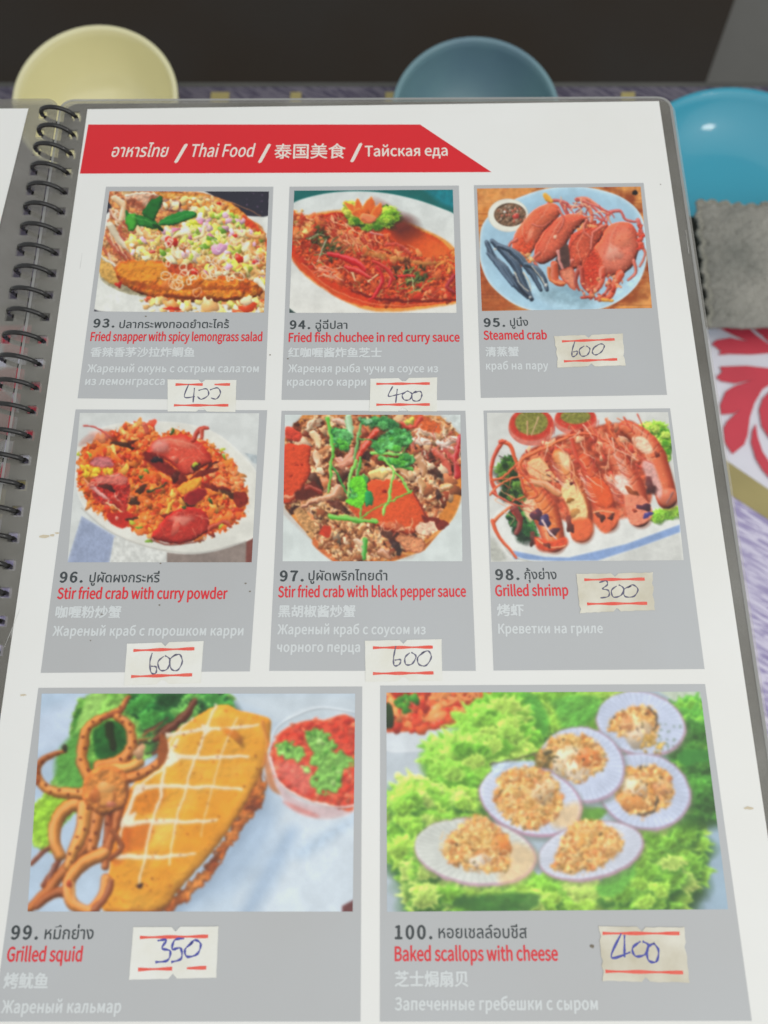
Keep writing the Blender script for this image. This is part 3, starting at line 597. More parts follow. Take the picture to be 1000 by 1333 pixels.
    A.frill([(330,120),(400,130),(400,200),(330,180)], 10, 22, [(200,206,60),(210,220,90)], (110,130,30))
    for q in [[(340,140),(320,115),(370,130),(400,180),(370,185)],[(375,165),(395,95),(425,140),(440,190)],[(420,160),(470,85),(495,150),(480,190)],[(470,180),(520,120),(530,170),(500,205)],[(360,175),(410,150),(430,200),(400,205)],[(405,200),(450,175),(500,195),(470,230),(430,228)]]:
        A.poly(q, (226,104,44), edge=(238,140,70), ew=10, bump=.4, tex=.15)
    A.blob(440,170,26,22,0,(206,90,34),.1,.1); A.poly([(410,205),(430,180),(490,190),(500,210),(460,230)], (232,124,80), bump=.3)
    return A
def art95():
    A = Art(1000, 720, (186,110,54), 95)
    A.poly([(0,0),(1000,0),(1000,720),(0,720)], [(196,120,56),(216,150,84),(150,72,34)], ns=120, tex=.1, smooth=False)
    for i in range(60):
        y = A.r.uniform(50,700); x = A.r.choice([0, 700]); A.stroke([(x,y),(x+150,y+A.r.uniform(-6,6)),(x+320,y+A.r.uniform(-8,8))], A.r.uniform(2,8), 2, A.r.choice([(140,62,26),(216,150,90),(170,90,40),(120,46,20)]), hi=0, dark=0, a=.5)
    A.poly([(50,440),(120,560),(260,690),(50,700)], (150,62,30), smooth=False, a=.6, soft=20)
    A.blob(866,84,16,12,0,(30,24,20),.1,0)
    pl = [(58,360),(75,250),(160,160),(300,95),(420,60),(560,48),(700,72),(810,115),(890,190),(925,300),(925,440),(880,560),(780,650),(640,700),(420,712),(250,670),(120,570),(66,460)]
    A.poly(pl, (168,200,216), edge=(206,222,228), ew=22, tex=.02, soft=3)
    A.poly([(100,360),(130,250),(300,130),(560,85),(760,130),(860,220),(880,420),(780,590),(560,650),(330,640),(160,540)], (158,190,208), soft=40, tex=.02, a=.8)
    A.poly([(300,560),(500,600),(600,640),(820,560),(900,420),(920,440),(870,560),(700,660),(450,680)], (186,214,226), soft=30, a=.7)
    A.poly([(360,600),(600,560),(640,660),(500,670)], (110,140,150), soft=50, a=.5)
    # dip bowl
    A.ell(208,203,106,88,0,(226,222,208), edge=(196,196,186), ew=12, tex=.02)
    A.ell(218,200,84,62,0,(120,92,70), edge=(90,70,54), ew=12, tex=.3, ts=10, rel=.8, rs=12)
    A.pile([(150,180),(220,150),(290,180),(280,230),(200,245),(150,220)], 60, 3, 9, [(150,120,96),(176,150,130),(90,70,54),(170,90,70)])
    A.blob(248,208,16,16,0,(190,70,60),.1,.5); A.blob(190,185,8,6,0,(220,214,206),.1,.4)
    A.wv=.4
    # legs up top
    for P, w in ([[(410,180),(430,130),(500,130),(540,160),(620,150)],20],[[(570,120),(620,118),(680,160),(735,200)],24],[[(600,130),(640,190),(640,240)],26],[[(640,150),(690,200),(720,250)],16],[[(740,185),(790,182),(820,225),(880,240)],20],[[(880,230),(900,300),(890,380)],26],[[(480,130),(510,190),(540,240)],16],[[(560,118),(700,170),(720,240),(690,300)],12]):
        A.stroke(P, w, w*.6, A.r.choice([(206,96,84),(214,110,80),(196,84,76)]), hi=.3)
    A.shreds([(450,120),(620,130),(760,200),(730,280),(560,240)], 34, 30, 80, 9, [(222,130,90),(196,70,60),(232,170,130),(170,60,56)])
    A.stroke([(400,95),(415,115),(435,130)], 20, 18, (230,160,50), mid=32); 
    A.pile([(700,250),(560,240),(640,330),(740,300)], 40, 8, 18, [(206,90,60),(226,140,90),(160,60,44)])
    # carapaces
    A.poly([(232,400),(240,310),(290,230),(360,165),(440,140),(480,170),(470,210),(420,260),(370,330),(330,400),(270,430)], (208,102,70), edge=(190,78,54), ew=50, tex=.12, ts=8, rel=.14, rs=9, bump=.5)
    A.poly([(240,400),(290,300),(340,330),(320,400),(280,430)], (206,74,44), tex=.25, ts=6, rel=.5, soft=20, a=.8)
    A.poly([(350,440),(355,350),(420,260),(480,210),(560,195),(620,220),(580,260),(530,320),(480,400),(400,455)], (204,96,70), edge=(184,74,54), ew=50, tex=.15, ts=7, rel=.18, rs=8, bump=.5)
    A.poly([(525,480),(520,380),(545,300),(640,270),(700,280),(680,340),(640,420),(580,470)], (196,84,58), edge=(150,48,34), ew=40, tex=.2, ts=7, rel=.3, rs=9, bump=.5)
    A.poly([(600,500),(620,420),(680,340),(720,270),(780,240),(850,250),(885,330),(875,430),(820,500),(740,520),(660,520)], (214,116,92), edge=(190,72,48), ew=60, tex=.1, ts=8, rel=.12, rs=10, bump=.5)
    A.poly([(600,540),(590,470),(640,370),(690,420),(700,500),(650,590)], (196,62,40), edge=(214,100,70), ew=30, tex=.25, ts=6, rel=.4, rs=7)
    A.blob(755,400,34,44,0,(232,170,150),.2,.2,soft=22,a=.6); A.blob(320,310,12,40,.4,(240,160,130),.1,.2,soft=10,a=.6); A.blob(455,315,10,10,0,(240,180,150),.1,.5); A.blob(800,330,50,34,0,(228,130,96),.1,.1,soft=24,a=.6)
    for q_,n_ in (([(240,400),(290,240),(440,150),(470,200),(330,390)],150),([(355,430),(420,270),(560,200),(600,230),(470,400)],150),([(530,470),(545,300),(690,280),(630,430)],150),([(620,500),(690,340),(780,250),(870,320),(820,500)],160)):
        for x,y in A.pts_in(q_,n_): A.blob(x,y,A.r.uniform(2,6),A.r.uniform(1.5,4),A.r.random()*3,A.r.choice([(240,150,110),(180,60,40),(230,120,80),(206,80,56)]),.2,0,a=.45)
    A.stroke([(470,200),(420,270),(380,330),(350,400)],8,4,(150,50,34),hi=0,a=.6,soft=4); A.stroke([(640,270),(560,320),(520,420)],10,5,(130,46,34),hi=0,a=.6,soft=5); A.stroke([(720,260),(660,350),(610,440)],12,5,(140,50,36),hi=0,a=.7,soft=5)
    for P_,w_ in (([(300,200),(280,280),(300,340)],7),([(500,210),(450,280),(400,400)],7),([(600,290),(570,360),(590,440)],8),([(780,250),(740,330),(760,450)],7),([(420,160),(380,220),(300,300)],6)): A.stroke(P_,w_,w_*.6,(236,160,130),hi=.3,dark=.2,a=.5,soft=4)
    for P_,w_ in (([(250,330),(215,360),(225,420)],16),([(370,400),(340,430),(360,470)],18),([(540,440),(510,500),(540,540)],20),([(470,170),(500,230),(470,290)],14),([(620,230),(600,280),(640,330)],16),([(700,260),(650,300),(640,380)],18),([(880,340),(920,400),(890,470)],16),([(860,440),(870,500),(830,540)],18),([(330,250),(380,260),(430,230)],9)):
        A.stroke(P_,w_*1.2,w_*.7,(130,50,40),hi=0,a=.6,soft=6); A.stroke(P_,w_,w_*.5,(206,92,70),hi=.4)
    # undersides, claws
    A.poly([(480,380),(520,360),(530,470),(480,520),(450,470)], (86,60,54), soft=8, tex=.2)
    A.stroke([(470,390),(478,440),(490,480)], 16, 12, (206,130,120)); A.stroke([(450,460),(455,540),(490,560)], 44, 30, (200,84,50)); A.stroke([(420,480),(430,540),(500,560)], 20, 16, (214,110,60))
    A.poly([(480,490),(540,470),(560,520),(560,590),(520,570),(485,530)], (216,130,100), edge=(180,70,50), ew=20, rel=.3)
    A.stroke([(580,470),(560,540),(580,590)], 24, 14, (160,60,44)); A.stroke([(590,480),(600,560),(650,620),(590,630)], 30, 14, (176,58,40)); A.stroke([(700,480),(690,560),(640,610)], 34, 22, (210,92,64)); A.stroke([(790,510),(760,560),(740,620),(690,640)], 46, 22, (212,84,52)); A.stroke([(700,640),(750,645)], 22, 14, (226,150,50)); A.stroke([(735,540),(720,600),(660,640)], 20, 10, (190,70,50))
    A.pile([(590,560),(760,500),(800,560),(740,640),(620,630)], 50, 5, 12, [(226,120,80),(170,50,36),(236,160,110)], a=.8)
    A.pile([(235,410),(330,410),(320,460),(250,460)], 26, 8, 18, [(226,170,110),(214,120,70),(190,80,50)]); A.pile([(880,240),(910,300),(900,400),(870,320)], 20, 6, 14, [(206,80,56),(190,60,44)])
    # banana-blossom dark strips
    for P, w in ([[(95,345),(130,420),(190,480),(240,560),(310,630)],40],[[(125,340),(190,400),(250,470),(290,560),(330,640)],46],[[(160,360),(230,390),(280,440),(340,520),(380,590)],40],[[(300,460),(350,480),(390,530),(410,590)],38],[[(100,400),(160,470),(230,570)],26],[[(240,520),(280,580),(335,640)],34]):
        A.stroke(P, w*.6, w*.5, A.r.choice([(58,74,92),(46,56,72),(70,88,108)]), mid=w, hi=.3, dark=.6)
        A.stroke([(x-4,y-6) for x,y in P], 4, 3, (130,150,170), hi=0, dark=0, a=.6)
    for P in ([(330,470),(375,520),(405,570)],[(290,500),(320,560),(325,600)],[(240,500),(270,560),(310,600)]): A.stroke(P, 7, 5, (206,196,176), hi=.3)
    for x,y in ((405,568),(322,630),(140,380)): A.blob(x,y,8,8,0,(190,190,186),.1,.4)
    return A
def art96():
    A = Art(1000, 792, (206,208,204), 96)
    A.poly([(900,230),(1000,250),(1000,300),(940,280)], (176,184,186), smooth=False, soft=6)
    A.poly([(520,700),(1000,600),(1000,792),(500,792)], (140,126,118), smooth=False, soft=10, tex=.08)
    A.poly([(910,640),(950,640),(935,780),(905,780)], (120,70,62), smooth=False, soft=8)
    A.poly([(100,540),(270,640),(230,792),(20,792)], (150,160,184), edge=(176,184,200), ew=20, smooth=False, tex=.1, ts=8)
    A.poly([(260,640),(520,710),(520,792),(235,792)], (206,206,200), smooth=False)
    pl = [(70,330),(80,200),(150,130),(260,85),(420,72),(600,80),(760,130),(880,230),(960,330),(985,470),(970,620),(860,680),(680,722),(500,712),(330,660),(180,570),(90,460)]
    A.poly(pl, (216,214,204), edge=(226,224,216), ew=20, tex=.02, soft=3)
    A.stroke([(100,500),(220,600),(360,665),(520,705),(700,712),(900,660)], 10, 10, (190,186,176), hi=.1, a=.7, soft=8)
    A.poly([(85,190),(130,140),(230,110),(250,150),(120,190)], (186,150,140), soft=16, a=.8)
    A.wv=.55
    S = [(80,330),(90,230),(150,180),(260,120),(420,80),(480,140),(560,110),(640,140),(740,190),(830,260),(890,370),(912,440),(900,540),(820,600),(700,650),(560,672),(430,640),(330,600),(230,560),(130,480),(85,400)]
    A.poly(S, [(176,50,20),(214,90,34),(232,134,56),(200,70,30)], edge=(222,110,40), ew=16, tex=.3, ts=12, ns=30, rel=.8, rs=14, rough=14)
    A.pile(S, 170, 14, 34, [(222,100,34),(232,128,48),(200,70,28),(210,54,30),(226,112,46)], asp=.5, hi=.4, wob=.25, sh=.45, a=.85); A.pile(S, 230, 6, 15, [(232,134,52),(206,70,34),(240,160,84),(190,50,30),(236,120,60)], asp=.5, hi=.6, wob=.25, a=.8)
    A.pile([(300,300),(420,380),(600,450),(820,420),(880,520),(700,600),(420,620),(330,520)], 60, 8, 22, [(232,140,50),(240,166,72),(222,110,44)], hi=.4)
    A.pile([(730,280),(860,320),(890,400),(790,420),(720,360)], 50, 8, 20, [(232,120,64),(222,96,48),(240,150,90)], hi=.4)
    A.pile([(110,300),(240,300),(240,345),(120,345)], 26, 8, 18, [(236,190,50),(226,160,40)]); A.pile([(300,90),(430,90),(420,190),(300,180)], 40, 8, 22, [(226,110,50),(214,84,40),(236,150,80)])
    # crab shell, top right
    A.poly([(425,215),(480,160),(600,140),(690,190),(740,270),(700,300),(620,340),(560,300),(500,260),(430,250)], (210,80,60), edge=(176,40,30), ew=46, tex=.12, ts=9, rel=.12, rs=12, bump=.4)
    A.blob(490,200,40,34,-.5,(216,150,140),.1,.3,soft=22,a=.7); A.blob(590,180,70,22,.2,(222,130,104),.1,.2,soft=20,a=.6); A.blob(555,262,20,20,0,(206,90,70),.2,.4)
    A.poly([(400,230),(470,240),(560,310),(620,350),(540,350),(440,290)], (120,32,28), soft=10, tex=.2); A.blob(470,268,22,18,0,(40,30,34),.2,.1)
    A.stroke([(650,165),(680,110),(720,105)], 26, 18, (176,50,34)); A.stroke([(690,110),(690,160)],22,14,(190,70,50)); A.stroke([(410,90),(425,130)], 26, 20, (196,80,56))
    A.stroke([(110,92),(170,100),(240,150)], 9, 12, (190,60,50)); A.blob(190,150,50,26,.4,(206,150,136),.1,.1,soft=20,a=.5)
    A.stroke([(470,175),(560,165),(650,195),(700,240)],6,4,(230,150,120),hi=.3,a=.5,soft=4); A.shreds([(440,160),(700,180),(720,280),(600,320),(460,240)],22,20,60,5,[(226,120,90),(180,44,34),(236,160,120)],a=.5)
    # left crab
    A.poly([(135,280),(180,245),(240,255),(260,300),(180,300)], (190,110,110), edge=(170,60,60), ew=14, tex=.2, rel=.3)
    A.poly([(140,370),(200,345),(300,335),(335,400),(330,480),(315,525),(260,500),(190,480),(150,430)], (176,44,36), edge=(206,80,60), ew=16, tex=.25, ts=10, rel=.6, rs=16, bump=.4)
    A.poly([(150,350),(230,335),(320,350),(300,385),(200,380)], (206,110,96), soft=8, rel=.4); A.stroke([(150,400),(185,430),(230,460)], 26, 12, (206,140,130)); A.blob(225,400,30,16,.3,(84,36,30),.3,0); A.stroke([(220,480),(270,500),(300,520)],10,8,(236,190,130)); A.stroke([(255,450),(300,490),(312,525)], 26, 8, (190,50,34))
    A.poly([(225,535),(330,520),(350,560),(300,600),(240,570)], (186,44,34), soft=8); A.blob(275,555,10,8,0,(240,160,140),.1,.4)
    # dark bits / sauce hollows
    for x,y,rx,ry,an in [(300,190,40,16,.2),(345,180,20,10,-.6),(590,370,50,18,.2),(560,350,20,20,0),(700,330,50,16,-.3),(740,400,40,14,.3),(390,410,26,16,-.4),(840,440,44,14,.2),(640,460,40,34,.3),(360,470,30,16,0),(740,290,26,10,-.6),(800,410,26,12,.2),(660,300,20,12,0),(520,540,24,14,0),(350,560,30,8,-.4)]:
        A.blob(x,y,rx,ry,an,A.r.choice([(74,26,22),(60,36,24),(110,30,24)]),.25,.15,a=.9)
    A.stroke([(420,420),(470,405),(515,375)], 12, 6, (50,56,24)); A.stroke([(525,520),(535,490),(550,470)],20,10,(236,180,60)); A.poly([(570,410),(640,360),(690,350),(680,390),(610,440)], (236,160,56), edge=(226,120,40), bump=.3, rel=.3); A.poly([(600,450),(680,400),(720,430),(650,490)], (140,32,34), edge=(190,70,50), ew=10, bump=.3)
    A.poly([(850,430),(905,430),(912,480),(860,495)], (130,40,28), tex=.2); A.stroke([(250,200),(270,240)], 18, 10, (236,206,110))
    # bottom shell
    A.poly([(440,640),(480,590),(540,530),(620,500),(700,520),(730,580),(690,640),(600,672),(520,670)], (180,50,40), edge=(150,30,26), ew=30, tex=.15, ts=9, rel=.2, rs=12, bump=.5)
    A.blob(600,560,50,20,-.2,(226,150,130),.2,.4,soft=14,a=.7); A.blob(560,600,20,30,.6,(216,110,90),.2,.3,a=.7); A.stroke([(730,600),(800,570),(830,590)], 30, 16, (176,60,36)); A.stroke([(440,655),(540,680),(700,660)],10,8,(120,36,24),a=.7)
    A.shreds([(120,360),(330,340),(320,520),(160,470)],24,20,60,7,[(226,130,100),(140,34,30),(236,180,150),(200,60,44)],a=.8); A.shreds([(460,620),(560,530),(720,540),(690,640)],20,20,60,6,[(230,140,110),(150,36,30),(206,80,60)],a=.6)
    for x,y in [(85,235),(135,240),(790,215),(800,250),(415,320),(660,290),(350,575),(430,662),(735,470),(545,120),(390,350),(380,600),(600,500),(785,590)]: A.blob(x,y,14,8,A.r.random()*3,A.r.choice([(120,160,50),(60,90,34),(180,190,60)]),.2,.3)
    return A
def art97():
    A = Art(1000, 808, (206,212,208), 97)
    A.poly([(50,30),(960,30),(960,130),(850,30)], (206,212,208), smooth=False)
    A.poly([(150,35),(840,35),(950,140),(950,480),(700,760),(300,775),(50,540),(50,140)], (196,190,182), soft=10, tex=.05, smooth=False)
    O=[(60,160),(150,40),(520,30),(840,45),(945,150),(950,440),(900,560),(760,720),(600,775),(310,780),(180,650),(60,510)]
    A.poly(O, [(150,70,30),(196,116,60),(214,140,70)], edge=(206,130,60), ew=14, tex=.15, ns=60, smooth=False)
    A.poly([(880,380),(950,350),(945,460),(900,570),(800,660),(700,740),(640,700),(820,560)], (206,126,52), edge=(226,176,110), ew=12, tex=.12, soft=6)
    A.poly([(240,650),(300,700),(320,780),(200,690)], (206,110,60), soft=8)
    A.wv=.8
    S=[(70,170),(160,60),(400,40),(820,50),(930,170),(930,360),(860,500),(800,640),(640,740),(440,770),(320,770),(200,640),(110,530),(60,480)]
    A.poly(S, [(90,44,28),(150,84,50),(206,150,104),(226,190,150)], tex=.3, ts=12, ns=30, rel=.9, rs=16, rough=10)
    A.pile(S, 120, 18, 44, [(196,130,84),(216,166,122),(166,92,56),(130,58,36),(226,190,156),(184,106,66)], asp=.45, hi=.5, wob=.25, sh=.5); A.pile(S, 150, 6, 17, [(214,160,110),(236,200,164),(120,56,36),(190,110,70),(90,44,32)], asp=.5, hi=.5, wob=.25, a=.85)
    A.pile([(160,560),(300,570),(460,600),(600,700),(560,770),(330,770),(200,640)], 160, 6, 17, [(206,150,96),(176,112,66),(226,180,130),(130,76,46)], hi=.5)
    A.pile([(100,480),(260,470),(380,500),(360,570),(200,600)], 70, 6, 16, [(190,140,90),(150,100,60),(216,170,120),(90,56,40)])
    for x,y,an,L,c in [(215,170,1.2,70,(232,190,140)),(220,270,1.5,80,(226,176,130)),(200,90,-.9,60,(226,190,150)),(340,80,.4,60,(226,170,140)),(740,180,.2,90,(236,206,184)),(780,130,.7,70,(232,190,160)),(740,300,1.2,90,(196,136,90)),(870,410,-.3,70,(214,160,100)),(740,400,1.4,80,(206,150,96)),(560,330,-.2,90,(226,186,120)),(650,330,.9,70,(206,150,100)),(860,200,.5,80,(236,196,180)),(440,700,1.,70,(222,176,136)),(560,740,.6,60,(186,120,80)),(340,290,1,60,(206,120,90)),(900,170,-.4,60,(232,200,180))]:
        c0,s0=math.cos(an)*L/2,math.sin(an)*L/2
        A.stroke([(x-c0,y-s0),(x+s0*.2,y-c0*.2),(x+c0,y+s0)],30,18,c,mid=40,hi=.5,dark=.45)
        A.shreds([(x-c0-12,y-s0-12),(x+c0+12,y-s0-12),(x+c0+12,y+s0+12),(x-c0-12,y+s0+12)],5,20,44,4,[(160,90,60),(240,214,190)],ang=math.degrees(an))
    for x,y,rx,ry in [(210,370,40,30),(350,360,30,26),(820,330,26,24),(790,260,24,18),(600,650,50,30),(330,500,40,20),(830,450,20,16),(620,700,30,26),(250,620,20,16),(700,640,26,14),(470,250,40,16),(100,520,24,18)]: A.blob(x,y,rx,ry,A.r.random(),A.r.choice([(60,30,24),(86,40,30),(50,28,28)]),.3,.15,soft=6,a=.85)
    A.stroke([(280,300),(360,330),(420,300)],12,20,(90,40,30),a=.6,hi=0)
    # left shell
    A.poly([(60,200),(130,195),(185,200),(190,260),(185,340),(150,410),(110,470),(55,490),(40,340)], (212,76,42), edge=(176,50,28), ew=24, tex=.12, ts=9, rel=.25, bump=.4)
    A.stroke([(55,465),(100,450),(150,410)],20,8,(226,130,90)); A.stroke([(60,490),(110,480),(160,420)],8,6,(110,40,26)); A.poly([(70,100),(140,130),(130,180),(70,160)],(206,70,50),rel=.4,tex=.2,bump=.3); A.poly([(110,430),(200,380),(240,420),(200,460),(130,470)],(96,40,30),soft=10); A.stroke([(170,410),(240,430)],30,20,(150,50,34))
    for x,y in [(120,300),(150,295),(90,350)]: A.blob(x,y,9,6,0,(150,40,24),.2,0)
    # big shell
    A.poly([(470,420),(480,385),(540,372),(620,380),(680,410),(740,480),(780,560),(740,620),(660,640),(580,625),(500,590),(450,560),(440,500)], (214,84,40), edge=(186,56,28), ew=34, tex=.12, ts=9, rel=.2, rs=14, bump=.45)
    A.poly([(380,500),(450,490),(470,560),(420,560)],(206,84,44),soft=8,tex=.2); A.blob(560,430,14,8,0,(150,40,24),.1,.1); A.blob(600,600,60,20,.1,(206,120,80),.2,.2,a=.6); A.stroke([(640,620),(690,600),(700,570)],12,8,(226,160,110)); A.shreds([(560,580),(700,600),(660,640),(540,610)],16,20,50,6,[(232,150,110),(190,70,44)])
    A.stroke([(700,420),(760,520),(780,580)], 10, 8, (130,44,26)); A.poly([(750,550),(820,560),(885,590),(840,620),(780,600)],(120,40,28),tex=.2,rel=.3)
    A.poly([(740,590),(800,580),(830,620),(760,640),(720,620)],(232,190,160),rel=.5,tex=.2); A.poly([(620,660),(700,645),(770,690),(730,730),(660,710)], (214,140,96), edge=(150,76,50), ew=16, rel=.5, tex=.2)
    A.stroke([(330,410),(300,450),(220,470),(120,530)], 40, 18, (214,150,110), hi=.4); A.stroke([(220,480),(200,490),(110,530)],8,6,(120,60,40)); A.poly([(110,530),(160,520),(210,600),(200,660),(150,610)],(190,140,90),rel=.6,tex=.3)
    A.poly([(240,610),(290,600),(280,650),(240,650)],(196,60,36),soft=6); A.stroke([(380,290),(430,250),(480,170),(520,120)], 28, 26, (206,60,36), mid=36, hi=.4); A.stroke([(380,260),(400,210)],30,24,(226,140,110)); A.stroke([(345,300),(400,260)],40,30,(206,130,100))
    A.poly([(680,60),(740,40),(830,90),(840,130),(790,130),(720,100)],(204,96,50),rel=.4,tex=.2); A.stroke([(620,80),(700,95),(740,60)],20,26,(206,70,50)); A.stroke([(810,220),(860,280),(890,345)],36,22,(206,84,60),hi=.4); A.stroke([(940,150),(915,250),(930,350)],26,30,(196,40,40),hi=.4); A.stroke([(850,220),(930,290)],20,20,(200,70,60)); A.poly([(480,340),(540,320),(580,330),(570,360),(500,370)],(232,190,120),bump=.4); A.shreds([(700,120),(930,150),(930,300),(720,220)],26,30,80,7,[(236,210,190),(206,90,70),(170,70,50)])
    A.wv=.3
    # greens
    A.poly([(360,60),(390,40),(410,150),(380,170)], (150,196,140), smooth=False, tex=.1); A.stroke([(380,45),(395,150)], 30, 24, (170,206,160), hi=.4); A.stroke([(440,90),(425,180),(405,260)],14,12,(110,170,90)); 
    A.poly([(290,120),(350,110),(390,170),(370,230),(330,200),(300,160)],(40,130,70),edge=(90,180,110),ew=10,rel=.4,tex=.3,rough=6)
    A.frill([(440,60),(540,50),(620,70),(600,100),(520,90),(450,90)],14,22,[(90,170,90),(150,206,150),(60,130,70)],(30,90,50))
    A.poly([(500,190),(560,140),(640,110),(695,140),(680,180),(640,215),(590,205),(540,235)],(96,176,110),edge=(50,130,70),ew=14,rel=.4,tex=.2,rough=8,bump=.3); A.blob(640,180,30,22,0,(170,214,170),.2,.2,a=.6); A.blob(560,200,30,14,.3,(50,120,60),.2,.1)
    G=[(70,160,50),(100,190,60),(50,140,50),(130,206,80)]
    for P,w in ([[(270,60),(300,180),(292,300),(280,430)],20],[[(300,130),(340,160),(370,220)],12],[[(300,310),(340,370),(375,440)],12],[[(415,270),(390,360),(380,450)],22],[[(440,260),(425,360),(430,480)],20],[[(455,350),(450,440),(440,560)],14],[[(500,235),(600,240),(700,250)],20],[[(540,260),(610,290),(700,320)],34],[[(560,270),(630,350),(695,435)],14],[[(605,330),(590,430),(555,540)],18],[[(700,425),(600,470),(500,520),(440,560)],10],[[(430,160),(540,170)],8],[[(290,555),(400,568),(520,582)],30],[[(465,670),(455,760)],34],[[(700,170),(640,260),(690,300)],10]):
        A.stroke(P,w*.8,w*.55,A.r.choice(G),hi=.3,dark=.3)
    for q_ in ([(300,120),(360,110),(390,170),(350,220),(310,190)],[(390,380),(450,350),(480,430),(440,500),(390,480)],[(500,180),(570,130),(680,120),(690,180),(620,220),(540,230)],[(590,260),(690,250),(700,300),(640,310)]): A.frill(q_,10,17,[(70,150,70),(110,190,110),(90,180,60)],(30,80,40))
    A.stroke([(290,545),(400,558),(520,575)],8,6,(150,214,90),hi=.2,a=.8)
    A.poly([(395,380),(440,350),(470,400),(465,450),(440,510),(380,490),(370,470),(430,450),(400,420)],(110,206,50),edge=(70,170,40),ew=10,rel=.4,tex=.2,rough=4); A.poly([(465,430),(495,430),(500,480),(465,500)],(40,140,80),bump=.3)
    A.pile([(660,50),(700,50),(700,80),(640,70)],5,8,14,[(206,200,90)])
    return A
def art98():
    A = Art(1000, 792, (208,208,202), 98)
    for cx,cy,rx,ry in ((235,90,110,82),(452,60,102,58)):
        A.ell(cx,cy+10,rx+4,ry+8,0,(206,120,104)); A.ell(cx,cy-6,rx,ry,0,(196,62,46),edge=(210,96,76),ew=16); A.ell(cx,cy-14,rx-28,ry-20,0,(130,128,60),edge=(150,120,60),ew=14,tex=.2,ts=10,rel=.3)
        A.shreds([(cx-60,cy-50),(cx+60,cy-50),(cx+60,cy+40),(cx-60,cy+40)],16,10,34,5,[(176,160,90),(206,176,120),(100,100,40)],a=.6)
    A.stroke([(215,70),(215,140)],8,6,(206,150,110)); A.stroke([(270,50),(235,140)],7,5,(206,160,120))
    A.wv=.5
    A.frill([(770,90),(850,80),(900,130),(915,260),(860,240),(800,160)],34,30,[(150,200,60),(190,220,90),(90,160,40)],(60,110,30))
    A.wv=0.
    # platter
    A.poly([(40,560),(120,480),(400,500),(960,500),(965,575),(700,670),(400,745),(150,745),(60,660)],(216,216,210),tex=.02,soft=4)
    A.poly([(965,575),(965,615),(760,690),(560,755),(370,758),(150,748),(120,700),(300,735),(420,738),(700,672)],(132,156,196),edge=(170,186,210),ew=10,smooth=False,tex=.06,soft=4)
    A.poly([(960,620),(975,770),(560,770)],(200,200,194),smooth=False,soft=10,tex=.03)
    A.poly([(35,640),(110,740),(60,760),(30,740)],(180,180,170),soft=20); A.stroke([(60,600),(130,720),(240,760)],8,8,(196,196,186),hi=.2)
    A.wv=.45
    A.frill([(80,290),(150,240),(180,330),(210,420),(190,470),(110,460),(90,380)],30,30,[(50,90,36),(90,130,50),(36,60,30)],(24,36,24)); A.frill([(110,520),(200,480),(250,580),(230,650),(160,620)],26,28,[(40,100,44),(70,140,60),(30,60,36)],(20,34,24)); A.frill([(820,520),(960,500),(940,540),(850,560)],14,24,[(130,190,50),(160,210,70)],(80,130,40)); A.stroke([(150,500),(180,560),(160,620)],40,20,(120,40,34))
    O=[(214,84,44),(226,104,56),(206,70,44)]
    def prawn(P, w0, w1, c, e):
        A.wv=.12
        A.stroke([(x+8,y+10) for x,y in P], w0*.75, w1*.9, (120,60,44), mid=(w0+w1)*.5, hi=0, dark=0, soft=16, a=.5)
        A.stroke(P, w0*.6, w1*.9, e, mid=(w0+w1)*.54, hi=.1, dark=.75, soft=4); A.stroke([(x-5,y-4) for x,y in P], w0*.4, w1*.6, c, mid=(w0+w1)*.36, hi=.18, dark=.3, soft=26)
        q=_cr(P,False); n_=len(q)
        for i in range(5):
            j=int((.12+i*.1)*(n_-1)); x,y=q[j]; dx,dy=q[min(j+1,n_-1)]-q[max(j-1,0)]; L=math.hypot(dx,dy) or 1; ww=w0*(.3+.03*i); nx,ny=-dy/L*ww,dx/L*ww
            A.stroke([(x-nx,y-ny),(x+dx/L*16,y+dy/L*16),(x+nx,y+ny)],6,5,tuple(v*.6 for v in e),hi=0,dark=0,a=.6,soft=4)
            A.stroke([(x-nx*.8+dx/L*8,y-ny*.8+dy/L*8),(x+dx/L*24,y+dy/L*24),(x+nx*.6+dx/L*8,y+ny*.6+dy/L*8)],5,4,(240,180,140),hi=.3,dark=0,a=.5,soft=4)
        for sgn,al in ((-.22,.55),(-.1,.3)):
            A.stroke([(x+w0*sgn,y) for x,y in P[1:]], 5, 7, (246,206,170), hi=.5, dark=0, a=al, soft=7)
        for k_ in range(22):
            j=A.r.randrange(len(q)); A.blob(q[j][0]+w0*A.r.uniform(-.35,.35),q[j][1]+A.r.uniform(-12,12),A.r.uniform(3,9),A.r.uniform(2,4),A.r.uniform(.6,1.6),A.r.choice([(240,170,120),(176,50,30)]),.25,.2,a=.5)
        A.wv=.3
    A.poly([(180,260),(300,170),(440,120),(640,80),(760,90),(830,300),(800,500),(600,560),(400,560),(250,420)],[(150,60,40),(196,84,54),(214,120,84)],tex=.2,soft=16,rel=.2,rs=30); A.pile([(180,240),(400,120),(640,70),(760,90),(820,300),(700,380),(500,360),(300,400)],90,9,24,[(214,96,60),(226,130,90),(196,70,50),(232,170,130),(170,60,44)],asp=.4,hi=.4)
    prawn([(700,100),(800,180),(860,320),(900,450)],120,110,(222,110,70),(206,76,44))
